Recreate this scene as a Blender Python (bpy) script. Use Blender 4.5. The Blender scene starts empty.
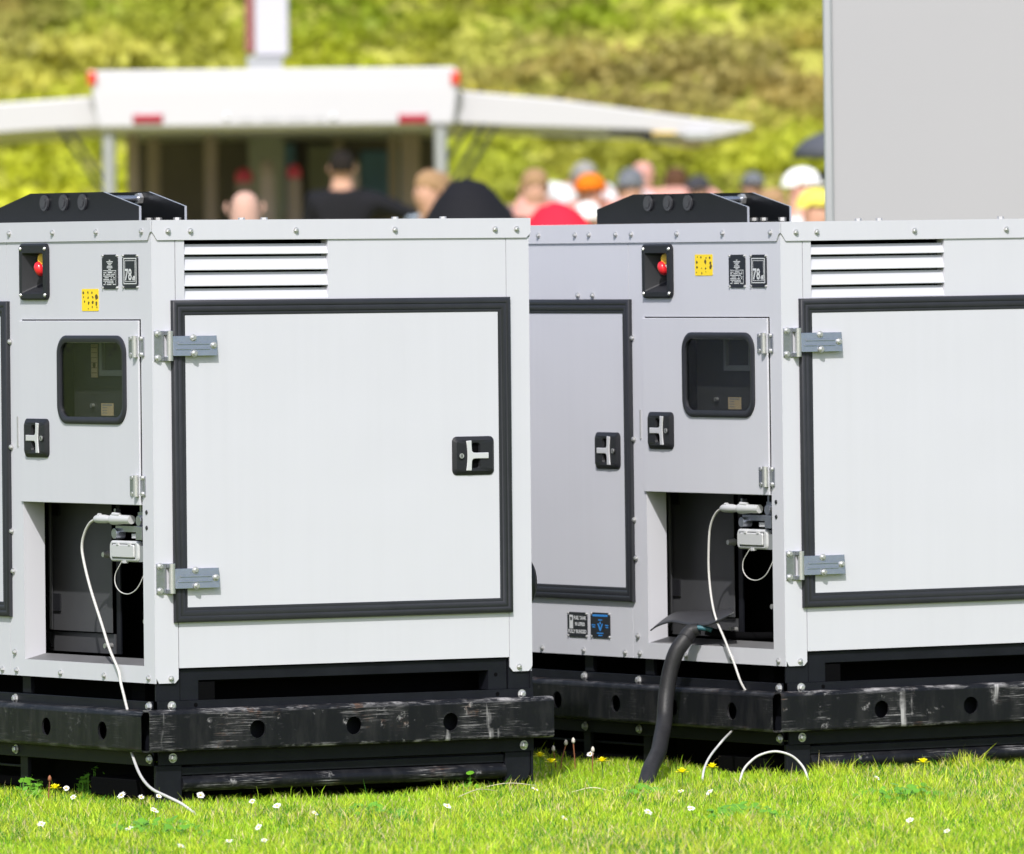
import bpy, bmesh, math, random
import numpy as np
from mathutils import Vector, Matrix, noise as mnoise
from math import radians, sin, cos, pi
random.seed(7)
SC = bpy.context.scene
COL = SC.collection

# ------------------------------------------------------------------ camera
cam_d = bpy.data.cameras.new('camera'); cam = bpy.data.objects.new('camera', cam_d); COL.objects.link(cam)
cam_d.sensor_fit = 'HORIZONTAL'; cam_d.sensor_width = 36.0; cam_d.lens = 9700.0 / 1024 * 36
Rv = Vector((0.999933876, -0.000188476, -0.011498202)); Uv = Vector((0.01149975, 0.01638847, 0.99979957)); Fv = Vector((0, 0.99986568, -0.01638955))
m = Matrix.Identity(4)
for i in range(3):
    m[i][0] = Rv[i]; m[i][1] = Uv[i]; m[i][2] = -Fv[i]
m[2][3] = 1.16
cam.matrix_world = m
cam_d.clip_start = 0.5; cam_d.clip_end = 2000
cam_d.dof.use_dof = True; cam_d.dof.focus_distance = 22.0; cam_d.dof.aperture_fstop = 9.0; cam_d.dof.aperture_blades = 9
SC.camera = cam

# ------------------------------------------------------------------ light
w = bpy.data.worlds.new('World'); SC.world = w; w.use_nodes = True
nt = w.node_tree; nt.nodes.clear()
sky = nt.nodes.new('ShaderNodeTexSky'); sky.sky_type = 'NISHITA'; sky.sun_disc = False
sky.sun_elevation = radians(47); sky.sun_rotation = radians(186)
sky.air_density = 1.0; sky.dust_density = 2.5; sky.ozone_density = 1.0
bg = nt.nodes.new('ShaderNodeBackground'); bg.inputs[1].default_value = 0.13
wo = nt.nodes.new('ShaderNodeOutputWorld')
nt.links.new(sky.outputs[0], bg.inputs[0]); nt.links.new(bg.outputs[0], wo.inputs[0])
sd = bpy.data.lights.new('sun', 'SUN'); sd.energy = 3.2; sd.angle = radians(0.6); sd.color = (1.0, 0.98, 0.945)
sun = bpy.data.objects.new('sun', sd); COL.objects.link(sun)
sun.rotation_euler = Vector((-0.08, -cos(radians(47)), sin(radians(47)))).to_track_quat('Z', 'Y').to_euler()
vs = SC.view_settings; vs.view_transform = 'Standard'; vs.look = 'None'; vs.gamma = 1; vs.use_curve_mapping = False; vs.exposure = 0.55
SC.cycles.max_bounces = 8; SC.cycles.transparent_max_bounces = 8

# ------------------------------------------------------------------ materials
def mat(name, col, rough=.5, metal=0., spec=.5, var=0., vscale=8., bump=0., bscale=200., coat=0.):
    M = bpy.data.materials.new(name); M.use_nodes = True; n = M.node_tree; b = n.nodes['Principled BSDF']
    b.inputs['Base Color'].default_value = (*col, 1); b.inputs['Roughness'].default_value = rough
    b.inputs['Metallic'].default_value = metal; b.inputs['Specular IOR Level'].default_value = spec
    if coat: b.inputs['Coat Weight'].default_value = coat
    tc = n.nodes.new('ShaderNodeTexCoord')
    if var:
        nz = n.nodes.new('ShaderNodeTexNoise'); nz.inputs['Scale'].default_value = vscale; nz.inputs['Detail'].default_value = 6
        rp = n.nodes.new('ShaderNodeMix'); rp.data_type = 'RGBA'
        rp.inputs[6].default_value = (*[c*(1-var) for c in col], 1); rp.inputs[7].default_value = (*[min(1, c*(1+var)) for c in col], 1)
        n.links.new(tc.outputs['Object'], nz.inputs['Vector']); n.links.new(nz.outputs[0], rp.inputs[0]); n.links.new(rp.outputs[2], b.inputs['Base Color'])
    if bump:
        nb = n.nodes.new('ShaderNodeTexNoise'); nb.inputs['Scale'].default_value = bscale; nb.inputs['Detail'].default_value = 3
        bp = n.nodes.new('ShaderNodeBump'); bp.inputs['Strength'].default_value = bump; bp.inputs['Distance'].default_value = .002
        n.links.new(tc.outputs['Object'], nb.inputs['Vector']); n.links.new(nb.outputs[0], bp.inputs['Height']); n.links.new(bp.outputs[0], b.inputs['Normal'])
    return M

def paint_mat():
    """off-white powder coat: faint cloudy dirt, run-off streaks, gentle oil-canning of the sheet"""
    M = mat('white_powder_coat', (.527, .527, .573), .42, spec=.4)
    n = M.node_tree; b = n.nodes['Principled BSDF']; tc = n.nodes['Texture Coordinate']
    nz = n.nodes.new('ShaderNodeTexNoise'); nz.inputs['Scale'].default_value = 3.5; nz.inputs['Detail'].default_value = 8
    mp = n.nodes.new('ShaderNodeMapping'); mp.inputs['Scale'].default_value = (45, 45, 1.6)
    st = n.nodes.new('ShaderNodeTexNoise'); st.inputs['Scale'].default_value = 1; st.inputs['Detail'].default_value = 5
    n.links.new(tc.outputs['Object'], nz.inputs['Vector']); n.links.new(tc.outputs['Object'], mp.inputs[0]); n.links.new(mp.outputs[0], st.inputs['Vector'])
    mul = n.nodes.new('ShaderNodeMath'); mul.operation = 'MULTIPLY'; n.links.new(nz.outputs[0], mul.inputs[0]); n.links.new(st.outputs[0], mul.inputs[1])
    rp = n.nodes.new('ShaderNodeValToRGB'); rp.color_ramp.elements[0].position = .12; rp.color_ramp.elements[0].color = (.532, .532, .583, 1)
    rp.color_ramp.elements[1].position = .45; rp.color_ramp.elements[1].color = (.518, .518, .567, 1)
    n.links.new(mul.outputs[0], rp.inputs[0]); n.links.new(rp.outputs[0], b.inputs['Base Color'])
    lb = n.nodes.new('ShaderNodeTexNoise'); lb.inputs['Scale'].default_value = 5; lb.inputs['Detail'].default_value = 1
    fb = n.nodes.new('ShaderNodeTexNoise'); fb.inputs['Scale'].default_value = 900; fb.inputs['Detail'].default_value = 1
    ad = n.nodes.new('ShaderNodeMath'); ad.operation = 'MULTIPLY_ADD'; ad.inputs[1].default_value = .03
    n.links.new(tc.outputs['Object'], lb.inputs['Vector']); n.links.new(tc.outputs['Object'], fb.inputs['Vector'])
    n.links.new(fb.outputs[0], ad.inputs[0]); n.links.new(lb.outputs[0], ad.inputs[2])
    bp = n.nodes.new('ShaderNodeBump'); bp.inputs['Strength'].default_value = .35; bp.inputs['Distance'].default_value = .004
    n.links.new(ad.outputs[0], bp.inputs['Height']); n.links.new(bp.outputs[0], b.inputs['Normal'])
    return M

def scratch_mat(name, amount, ax):
    """black paint worn through in long horizontal rubs, a few chips and dusty patches; rims also carry painted highlight"""
    M = mat(name, (.007, .0075, .010), .36, spec=.16); n = M.node_tree; L = n.links; b = n.nodes['Principled BSDF']; tc = n.nodes['Texture Coordinate']
    inf = n.nodes.new('ShaderNodeObjectInfo'); off = n.nodes.new('ShaderNodeVectorMath'); off.operation = 'MULTIPLY_ADD'
    cb = n.nodes.new('ShaderNodeCombineXYZ'); L.new(inf.outputs['Random'], cb.inputs[0]); L.new(inf.outputs['Random'], cb.inputs[1])
    off.inputs[1].default_value = (17, 11, 0); L.new(cb.outputs[0], off.inputs[0]); L.new(tc.outputs['Object'], off.inputs[2])
    def nz(scale, sc, det, lo, hi, rough=.6):
        mp = n.nodes.new('ShaderNodeMapping'); mp.inputs['Scale'].default_value = sc
        t = n.nodes.new('ShaderNodeTexNoise'); t.inputs['Scale'].default_value = scale; t.inputs['Detail'].default_value = det; t.inputs['Roughness'].default_value = rough
        r = n.nodes.new('ShaderNodeMapRange'); r.inputs[1].default_value = lo; r.inputs[2].default_value = hi; r.clamp = True
        L.new(off.outputs[0], mp.inputs[0]); L.new(mp.outputs[0], t.inputs['Vector']); L.new(t.outputs[0], r.inputs[0]); return r.outputs[0]
    def mth(op, a, c):
        q = n.nodes.new('ShaderNodeMath'); q.operation = op
        for i, v in enumerate((a, c)):
            if isinstance(v, (int, float)): q.inputs[i].default_value = v
            else: L.new(v, q.inputs[i])
        q.use_clamp = True
        return q.outputs[0]
    hz = (1, 1, 30)
    streak = nz(9, (1, 1, 60), 6, .57, .67); streak2 = nz(22, (1, 1, 40), 4, .60, .70)
    patch = nz(7, (1, 1, 1.6), 5, .50, .62)
    vert = nz(28, (1, 1, .12), 3, .66, .72); blot = nz(14, (1, 1, 1.2), 9, .60, .66, .78)
    dust = nz(30, (1, 1, .25), 6, .45, .95)
    s = mth('MAXIMUM', mth('MULTIPLY', streak, patch), mth('MULTIPLY', streak2, patch))
    sx = n.nodes.new('ShaderNodeSeparateXYZ'); L.new(tc.outputs['Object'], sx.inputs[0])
    ez = n.nodes.new('ShaderNodeMath'); ez.operation = 'ADD'; ez.inputs[1].default_value = .1055; L.new(sx.outputs[2], ez.inputs[0]); ea = n.nodes.new('ShaderNodeMath'); ea.operation = 'ABSOLUTE'; L.new(ez.outputs[0], ea.inputs[0])
    er = n.nodes.new('ShaderNodeMapRange'); er.inputs[1].default_value = .036; er.inputs[2].default_value = .044; L.new(ea.outputs[0], er.inputs[0])
    e2 = n.nodes.new('ShaderNodeMapRange'); e2.inputs[1].default_value = .050; e2.inputs[2].default_value = .060; e2.inputs[3].default_value = 1; e2.inputs[4].default_value = 0; L.new(ea.outputs[0], e2.inputs[0])
    edge = mth('MULTIPLY', mth('MULTIPLY', er.outputs[0], e2.outputs[0]), nz(13, (1, 1, 4), 8, .50, .64, .7))  # rim mask: scuff wear plus highlight painted along top and bottom edges
    s = mth('MULTIPLY', s, .9); s = mth('MAXIMUM', s, mth('MULTIPLY', edge, .75)); s = mth('MAXIMUM', s, mth('MULTIPLY', vert, patch)); s = mth('MAXIMUM', s, mth('MULTIPLY', blot, .6)); s = mth('MULTIPLY', s, amount)
    mx = n.nodes.new('ShaderNodeMix'); mx.data_type = 'RGBA'; mx.inputs[6].default_value = (.008, .0085, .011, 1); mx.inputs[7].default_value = (.050, .049, .050, 1)
    L.new(mth('MULTIPLY', dust, .55), mx.inputs[0])
    rust = nz(11, (1, 1, 1), 4, .60, .66)
    mc = n.nodes.new('ShaderNodeMix'); mc.data_type = 'RGBA'; mc.inputs[6].default_value = (.36, .35, .36, 1); mc.inputs[7].default_value = (.30, .18, .13, 1); L.new(rust, mc.inputs[0])
    m2 = n.nodes.new('ShaderNodeMix'); m2.data_type = 'RGBA'; L.new(mx.outputs[2], m2.inputs[6]); L.new(mc.outputs[2], m2.inputs[7]); L.new(s, m2.inputs[0])
    L.new(m2.outputs[2], b.inputs['Base Color'])
    r = n.nodes.new('ShaderNodeMapRange'); r.inputs[3].default_value = .34; r.inputs[4].default_value = .6; L.new(s, r.inputs[0]); L.new(r.outputs[0], b.inputs['Roughness'])
    bp = n.nodes.new('ShaderNodeBump'); bp.inputs['Strength'].default_value = .4; bp.inputs['Distance'].default_value = .001; bp.invert = True; L.new(s, bp.inputs['Height']); L.new(bp.outputs[0], b.inputs['Normal'])
    return M

M = dict(
    paint=paint_mat(),
    rubber=mat('grey_black_rubber_trim', (.024, .025, .031), .45, spec=.3, var=.2, vscale=25, bump=.15, bscale=120),
    plastic=mat('dark_grey_moulded_plastic', (.016, .0165, .020), .45, spec=.3, bump=.2, bscale=1400),
    black=mat('black_chassis_paint', (.009, .0098, .0135), .42, spec=.14, var=.4, vscale=18, bump=.1, bscale=300),
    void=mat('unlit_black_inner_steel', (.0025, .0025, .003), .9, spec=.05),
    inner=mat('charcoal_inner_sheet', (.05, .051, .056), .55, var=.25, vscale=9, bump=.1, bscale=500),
    scr=scratch_mat('scuffed_black_bumper_paint', 1.0, 0), scl=scratch_mat('dusty_black_bumper_paint', .28, 1),
    zinc=mat('bright_zinc_plate', (.38, .40, .45), .26, .85, var=.12, vscale=60, bump=.15, bscale=90),
    bolt=mat('dull_galvanised_steel', (.55, .55, .55), .38, .75, var=.25, vscale=300),
    chrome=mat('satin_silver_handle', (.60, .60, .63), .33, .25),
    platebk=mat('black_anodised_plate', (.014, .015, .022), .4), ink=mat('silver_etched_lettering', (.55, .56, .58), .5), blue=mat('blue_etched_lettering', (.03, .22, .60), .5),
    yellow=mat('yellow_sticker_vinyl', (.86, .62, .02), .45), stink=mat('dark_sticker_print', (.10, .07, .02), .5),
    red=mat('red_button_plastic', (.72, .02, .03), .28, coat=.3), brass=mat('yellow_button_ring', (.65, .42, .03), .4),
    socket=mat('light_grey_socket_plastic', (.47, .475, .49), .45, var=.06), cable=mat('white_cable_sheath', (.50, .49, .48), .5, var=.08, vscale=40),
    sill=mat('shadow_grey_sill_strip', (.12, .12, .125), .5, var=.3, vscale=14),  # sill grey is darkened to hold the bay's shadow in its colour
    teal=mat('dark_teal_core', (.02, .10, .13), .5), hose=mat('black_ribbed_hose_rubber', (.020, .020, .022), .5, spec=.3, var=.5, vscale=22, bump=.3, bscale=160), flap=mat('thin_black_rubber_sheet', (.03, .03, .034), .5, var=.3, vscale=12),
    tag=mat('buff_paper_tag', (.50, .38, .24), .7, var=.12, vscale=60), screen=mat('grey_display_bezel', (.22, .23, .24), .5), edge_glint=mat('painted_edge_glint', (.34, .35, .38), .35, .3), bossgrey=mat('worn_boss_steel', (.05, .05, .055), .3, .3), steel=mat('lift_bracket_paint', (.006, .0065, .008), .30, spec=.2, var=.4, vscale=10, bump=.15, bscale=300),
)
# smoked window: a real thin pane, part mirror, part see-through
g = bpy.data.materials.new('smoked_acrylic_pane'); g.use_nodes = True; n = g.node_tree; n.nodes.clear()
o = n.nodes.new('ShaderNodeOutputMaterial'); mx = n.nodes.new('ShaderNodeMixShader'); gl = n.nodes.new('ShaderNodeBsdfGlossy'); tr = n.nodes.new('ShaderNodeBsdfTransparent'); fr = n.nodes.new('ShaderNodeFresnel')
gl.inputs['Roughness'].default_value = .04; tr.inputs[0].default_value = (.80, .81, .80, 1); fr.inputs[0].default_value = 1.5
gt = n.nodes.new('ShaderNodeTexCoord'); gn = n.nodes.new('ShaderNodeTexNoise'); gn.inputs['Scale'].default_value = 14; gb = n.nodes.new('ShaderNodeBump'); gb.inputs['Strength'].default_value = .25; gb.inputs['Distance'].default_value = .002
n.links.new(gt.outputs['Object'], gn.inputs['Vector']); n.links.new(gn.outputs[0], gb.inputs['Height']); n.links.new(gb.outputs[0], gl.inputs['Normal'])
lw = n.nodes.new('ShaderNodeLayerWeight'); pw = n.nodes.new('ShaderNodeMath'); pw.operation = 'POWER'; pw.inputs[1].default_value = 5; ma = n.nodes.new('ShaderNodeMath'); ma.operation = 'MULTIPLY_ADD'; ma.inputs[1].default_value = .9; ma.inputs[2].default_value = .034
lw.inputs[0].default_value = .5; n.links.new(lw.outputs['Facing'], pw.inputs[0]); n.links.new(pw.outputs[0], ma.inputs[0]); n.links.new(ma.outputs[0], mx.inputs[0]); n.links.new(tr.outputs[0], mx.inputs[1]); n.links.new(gl.outputs[0], mx.inputs[2]); n.links.new(mx.outputs[0], o.inputs[0]); M['glass'] = g

# ------------------------------------------------------------------ mesh helpers
def frame(fr):
    """face-local (u, d, z) -> unit-local; R = short end face (plane Y=0), L = long side (plane X=0), d points outwards"""
    if fr == 'R': return lambda u, d, z: (u, -d, z)
    if fr == 'L': return lambda u, d, z: (-d, u, z)
    if fr == 'B': return lambda u, d, z: (1.0 + d, u, z)
    if fr == 'K': return lambda u, d, z: (u, 2.32 + d, z)
    return lambda u, d, z: (u, d, z)
class MB:
    def __init__(s, fr='W'): s.v = []; s.f = []; s.mi = []; s.t = frame(fr)
    def add(s, vs, fs, mi=0):
        o = len(s.v); s.v += [s.t(*v) for v in vs]; s.f += [tuple(o+i for i in f) for f in fs]; s.mi += [mi]*len(fs); return s
    def box(s, u0, u1, z0, z1, d0, d1, mi=0):
        vs = [(u, d, z) for z in (z0, z1) for d in (d0, d1) for u in (u0, u1)]
        return s.add(vs, [(0, 1, 3, 2), (4, 6, 7, 5), (0, 4, 5, 1), (2, 3, 7, 6), (0, 2, 6, 4), (1, 5, 7, 3)], mi)
    def prism(s, poly, d0, d1, mi=0):
        n = len(poly); vs = [(u, d0, z) for u, z in poly] + [(u, d1, z) for u, z in poly]
        return s.add(vs, [tuple(range(n)), tuple(range(n, 2*n))] + [(i, (i+1) % n, n+(i+1) % n, n+i) for i in range(n)], mi)
    def loft(s, rings, cap0=False, cap1=True, mi=0):
        n = len(rings[0]); vs = [p for r in rings for p in r]; fs = []
        for k in range(len(rings)-1):
            for i in range(n): fs.append((k*n+i, k*n+(i+1) % n, (k+1)*n+(i+1) % n, (k+1)*n+i))
        if cap0: fs.append(tuple(range(n)))
        if cap1: fs.append(tuple(range((len(rings)-1)*n, len(rings)*n)))
        return s.add(vs, fs, mi)
    def cyl(s, u, z, r, d0, d1, n=16, mi=0, r1=None):
        r1 = r if r1 is None else r1
        a = [(u+r*cos(2*pi*i/n), d0, z+r*sin(2*pi*i/n)) for i in range(n)]; b = [(u+r1*cos(2*pi*i/n), d1, z+r1*sin(2*pi*i/n)) for i in range(n)]
        return s.loft([a, b], True, True, mi)
    def tube(s, pts, r, n=10, mi=0, cap=True):
        P = [Vector(p) for p in pts]; rr = r if isinstance(r, (list, tuple)) else [r]*len(P); rings = []; up = Vector((0.13, 0.2, 1)).normalized(); pv = None
        for i, p in enumerate(P):
            t = (P[min(i+1, len(P)-1)] - P[max(i-1, 0)]).normalized()
            if pv is None: a = t.cross(up); a = a.normalized() if a.length > 1e-3 else t.orthogonal().normalized()
            else: a = (pv - t*pv.dot(t)).normalized()
            pv = a; b = t.cross(a)
            rings.append([tuple(p + (a*cos(2*pi*k/n)+b*sin(2*pi*k/n))*rr[i]) for k in range(n)])
        return s.loft(rings, cap, cap, mi)
    def plate(s, u0, u1, z0, z1, holes, d0, d1, mi=0):
        """flat sheet with rectangular holes, one connected skin"""
        us = sorted({u0, u1, *[h[0] for h in holes], *[h[1] for h in holes]}); zs = sorted({z0, z1, *[h[2] for h in holes], *[h[3] for h in holes]})
        us = [u for u in us if u0 <= u <= u1]; zs = [z for z in zs if z0 <= z <= z1]; nu = len(us); nz = len(zs)
        def ins(i, j):
            if i < 0 or j < 0 or i >= nu-1 or j >= nz-1: return True
            cu = (us[i]+us[i+1])/2; cz = (zs[j]+zs[j+1])/2
            return any(h[0] < cu < h[1] and h[2] < cz < h[3] for h in holes)
        vs = [(u, d, z) for d in (d1, d0) for z in zs for u in us]; N = nu*nz; ix = lambda i, j, k=0: k*N + j*nu + i; fs = []
        for i in range(nu-1):
            for j in range(nz-1):
                if ins(i, j): continue
                fs += [(ix(i, j), ix(i+1, j), ix(i+1, j+1), ix(i, j+1)), (ix(i, j, 1), ix(i, j+1, 1), ix(i+1, j+1, 1), ix(i+1, j, 1))]
                if ins(i-1, j): fs.append((ix(i, j), ix(i, j+1), ix(i, j+1, 1), ix(i, j, 1)))
                if ins(i+1, j): fs.append((ix(i+1, j), ix(i+1, j, 1), ix(i+1, j+1, 1), ix(i+1, j+1)))
                if ins(i, j-1): fs.append((ix(i, j), ix(i, j, 1), ix(i+1, j, 1), ix(i+1, j)))
                if ins(i, j+1): fs.append((ix(i, j+1), ix(i+1, j+1), ix(i+1, j+1, 1), ix(i, j+1, 1)))
        return s.add(vs, fs, mi)
    def build(s, name, mats, parent=None, smooth=0., bevel=0., seg=2, normals=True, weld=False):
        me = bpy.data.meshes.new(name); me.from_pydata(s.v, [], s.f)
        if not isinstance(mats, (list, tuple)): mats = [mats]
        for x in mats: me.materials.append(M[x] if isinstance(x, str) else x)
        me.polygons.foreach_set('material_index', s.mi); me.update()
        if normals:
            b = bmesh.new(); b.from_mesh(me)
            if weld: bmesh.ops.remove_doubles(b, verts=b.verts, dist=1e-5)
            bmesh.ops.recalc_face_normals(b, faces=b.faces); b.to_mesh(me); b.free()
        if smooth:
            me.polygons.foreach_set('use_smooth', [True]*len(me.polygons)); me.set_sharp_from_angle(angle=radians(smooth))
        o = bpy.data.objects.new(name, me); COL.objects.link(o)
        if parent: o.parent = parent
        if bevel:
            bv = o.modifiers.new('bevel', 'BEVEL'); bv.width = bevel; bv.segments = seg; bv.limit_method = 'ANGLE'; bv.angle_limit = radians(40)
        return o
def rr(u0, u1, z0, z1, r, d, n=5):
    r = min(r, (u1-u0)/2-1e-5, (z1-z0)/2-1e-5); out = []
    for cu, cz, a0 in ((u1-r, z0+r, -90), (u1-r, z1-r, 0), (u0+r, z1-r, 90), (u0+r, z0+r, 180)):
        for k in range(n+1):
            a = radians(a0+90*k/n); out.append((cu+r*cos(a), d, cz+r*sin(a)))
    return out
def rect(u0, u1, z0, z1, o, d): return [(u0+o, d, z0+o), (u1-o, d, z0+o), (u1-o, d, z1-o), (u0+o, d, z1-o)]
def smooth_path(pts, k=8):
    P = [Vector(p) for p in pts]; P = [P[0]*2-P[1]] + P + [P[-1]*2-P[-2]]; out = []
    for i in range(1, len(P)-2):
        for j in range(k):
            t = j/k; a, b, c, d = P[i-1:i+3]
            out.append(tuple(.5*((2*b)+(c-a)*t+(2*a-5*b+4*c-d)*t*t+(3*b-a-3*c+d)*t**3)))
    out.append(tuple(P[-2])); return out
def tag(o, label=None, cat=None, group=None, kind=None):
    if label: o['label'] = label
    if cat: o['category'] = cat
    if group: o['group'] = group
    if kind: o['kind'] = kind
    return o
def empty(name, loc, rot=(0, 0, 0)):
    o = bpy.data.objects.new(name, None); COL.objects.link(o); o.location = loc; o.rotation_euler = rot; o.empty_display_size = .2; return o
def kids(o): return [c for c in bpy.data.objects if c.parent == o]
def copy_tree(o, parent=None):
    c = o.copy(); COL.objects.link(c); c.parent = parent
    for ch in kids(o): copy_tree(ch, c)
    return c
def text(body, size, fr, u, z, d, material, parent, name='lettering', align='CENTER', sx=1.0, bold=0.):
    cu = bpy.data.curves.new('t', 'FONT'); cu.body = body; cu.size = size; cu.align_x = align; cu.align_y = 'CENTER'; cu.offset = bold; cu.resolution_u = 2
    to = bpy.data.objects.new('t', cu); COL.objects.link(to); bpy.context.view_layer.update()
    me = bpy.data.meshes.new_from_object(to.evaluated_get(bpy.context.evaluated_depsgraph_get())); bpy.data.objects.remove(to)
    for v in me.vertices:
        x, y = v.co.x*sx, v.co.y
        v.co = (u+x, -d, z+y) if fr == 'R' else (-d, u-x, z+y)
    me.name = name; me.materials.clear(); me.materials.append(M[material]); ob = bpy.data.objects.new(name, me); COL.objects.link(ob); ob.parent = parent; return ob

# ------------------------------------------------------------------ ground, hill
GZ = -.045
def ground_mat():
    G = mat('short_turf', (.10, .15, .025), .9); n = G.node_tree; b = n.nodes['Principled BSDF']; tc = n.nodes['Texture Coordinate']
    a = n.nodes.new('ShaderNodeTexNoise'); a.inputs['Scale'].default_value = 2.2; a.inputs['Detail'].default_value = 10
    r = n.nodes.new('ShaderNodeValToRGB'); e = r.color_ramp.elements; e[0].position = .3; e[0].color = (.08, .115, .025, 1); e[1].position = .7; e[1].color = (.17, .215, .05, 1)
    n.links.new(tc.outputs['Object'], a.inputs['Vector']); n.links.new(a.outputs[0], r.inputs[0]); n.links.new(r.outputs[0], b.inputs['Base Color'])
    return G
GM = ground_mat(); M['turf'] = GM
gv = MB(); gv.add([(-600, -300, GZ), (600, -300, GZ), (600, 900, GZ), (-600, 900, GZ)], [(0, 1, 2, 3)])
tag(gv.build('ground', 'turf'), kind='structure')
def rise(y): t = min(1, max(0, (y-48)/32)); return .34*t*t*(3-2*t)-.04
def hill_z(x, y):
    t = max(0., y-84); return rise(y) + min(26, t*.62 + 0.9*mnoise.noise(Vector((x*.25, y*.3, 3.1)))*min(1, t/4))
hv = MB(); nx, ny = 60, 90; vs_ = []
for j in range(ny+1):
    for i in range(nx+1):
        x = -45+90*i/nx; y = 47+90*(j/ny)**1.1; vs_.append((x, y, hill_z(x, y)))
hv.add(vs_, [(j*(nx+1)+i, j*(nx+1)+i+1, (j+1)*(nx+1)+i+1, (j+1)*(nx+1)+i) for j in range(ny) for i in range(nx)])
M['hillsoil'] = mat('olive_hillside_scrub', (.34, .34, .06), .95, var=.5, vscale=1.2)
tag(hv.build('hillside', 'hillsoil', smooth=60), kind='structure')

def leaf_material(name, trans=.35):
    L_ = bpy.data.materials.new(name); L_.use_nodes = True; n = L_.node_tree; b = n.nodes['Principled BSDF']; at = n.nodes.new('ShaderNodeAttribute'); at.attribute_name = 'tint'
    n.links.new(at.outputs['Color'], b.inputs['Base Color']); b.inputs['Roughness'].default_value = .55; b.inputs['Specular IOR Level'].default_value = .25
    tl = n.nodes.new('ShaderNodeBsdfTranslucent'); mx = n.nodes.new('ShaderNodeMixShader'); mx.inputs[0].default_value = trans
    n.links.new(at.outputs['Color'], tl.inputs[0]); n.links.new(b.outputs[0], mx.inputs[1]); n.links.new(tl.outputs[0], mx.inputs[2]); n.links.new(mx.outputs[0], n.nodes['Material Output'].inputs[0])
    return L_
M['leaf'] = leaf_material('spring_foliage', .4); M['grass'] = leaf_material('grass_blade', .42)
def np_mesh(name, V, tri, tint, material):
    me = bpy.data.meshes.new(name); nv = len(V); nf = len(tri)
    me.vertices.add(nv); me.vertices.foreach_set('co', V.astype(np.float32).ravel())
    me.loops.add(nf*3); me.loops.foreach_set('vertex_index', tri.astype(np.int32).ravel())
    me.polygons.add(nf); me.polygons.foreach_set('loop_start', np.arange(0, nf*3, 3, dtype=np.int32)); me.polygons.foreach_set('loop_total', np.full(nf, 3, dtype=np.int32))
    me.update(calc_edges=True)
    ca = me.color_attributes.new('tint', 'FLOAT_COLOR', 'POINT'); ca.data.foreach_set('color', np.concatenate([tint, np.ones((nv, 1))], 1).astype(np.float32).ravel())
    me.materials.append(M[material]); ob = bpy.data.objects.new(name, me); COL.objects.link(ob); return ob
rng = np.random.default_rng(5)
# planting areas of the bank: dry bracken, young lime growth, gorse (centre, spread, leaf colour)
BR = (.46, .38, .13); LM = (.62, .66, .05); PY = (.84, .78, .17); OL = (.42, .43, .06); GR = (.36, .47, .03)
AREAS = [(20, 20, 45, 25, BR), (110, 15, 70, 22, GR), (60, 60, 130, 22, PY), (200, 25, 70, 40, OL), (340, 25, 80, 30, GR), (330, 60, 90, 25, LM), (470, 40, 70, 40, OL), (450, 10, 60, 15, LM),
         (520, 90, 90, 28, BR), (640, 65, 110, 30, BR), (770, 70, 60, 50, BR), (620, 15, 120, 22, GR), (740, 20, 50, 25, LM), (800, 20, 30, 30, OL), (50, 160, 120, 50, LM), (480, 165, 60, 40, LM), (600, 155, 90, 25, OL), (740, 150, 80, 25, LM), (680, 125, 90, 20, BR), (560, 200, 200, 30, OL)]
def scrub():
    """gorse, young birch and dead bracken on the slope: thousands of leaf sprays gathered in bushes"""
    Vs = []; Ts = []; C = []; base = 0; sprays = []
    for k in range(5600):
        x = rng.uniform(-9, 9) if k < 4000 else rng.choice([-1, 1])*rng.uniform(9, 24); y = 85+rng.uniform(0, 1)**1.2*18; z = hill_z(x, y); r = rng.uniform(.2, .6)
        h = r*rng.uniform(.30, .60)
        px = 512+x/y*9700; pz = 268-(z-1.16)/y*9700
        n1 = mnoise.noise(Vector((x*.55, z*1.1, 7.7))); n2 = mnoise.noise(Vector((x*1.9, z*2.6, 1.7)))
        wsum = .03; c = .03*np.array(OL)
        for (ax_, az_, rx_, rz_, col_) in AREAS:
            q = math.exp(-((px-ax_)/rx_)**2-((pz-az_)/rz_)**2); wsum += q; c += q*np.array(col_)
        c = c/wsum*(.93+.17*n1+.15*n2)*np.array([1+.10*n2, 1, 1])
        m_ = int(125*r/.5); s = rng.normal(0, 1, (m_, 3)); s /= np.linalg.norm(s, axis=1)[:, None]; s *= rng.uniform(.55, 1.05, (m_, 1))
        s[:, 2] = np.abs(s[:, 2]); P = np.array([x, y, z-.05])+s*np.array([r, r, h]); sprays.append((P, c))
    P = np.concatenate([a for a, _ in sprays]); cc = np.concatenate([np.tile(c, (len(a), 1)) for a, c in sprays]); N = len(P)
    a = rng.normal(0, 1, (N, 3)); a /= np.linalg.norm(a, axis=1)[:, None]; b = rng.normal(0, 1, (N, 3)); b -= a*(a*b).sum(1)[:, None]; b /= np.linalg.norm(b, axis=1)[:, None]
    L = rng.uniform(.035, .09, (N, 1)); W_ = L*rng.uniform(.35, .7, (N, 1))
    V = np.stack([P-a*L, P+b*W_, P+a*L, P-b*W_], 1).reshape(-1, 3); i0 = np.arange(N)*4
    tri = np.stack([np.stack([i0, i0+1, i0+2], 1), np.stack([i0, i0+2, i0+3], 1)], 1).reshape(-1, 3)
    cc = cc*rng.uniform(.75, 1.2, (N, 1)); tint = np.repeat(np.clip(cc, 0, .9), 4, axis=0)
    return np_mesh('hillside_scrub', V, tri, tint, 'leaf')
tag(scrub(), 'yellow green gorse and olive brown scrub covering the hillside', 'scrub', kind='stuff')

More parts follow.
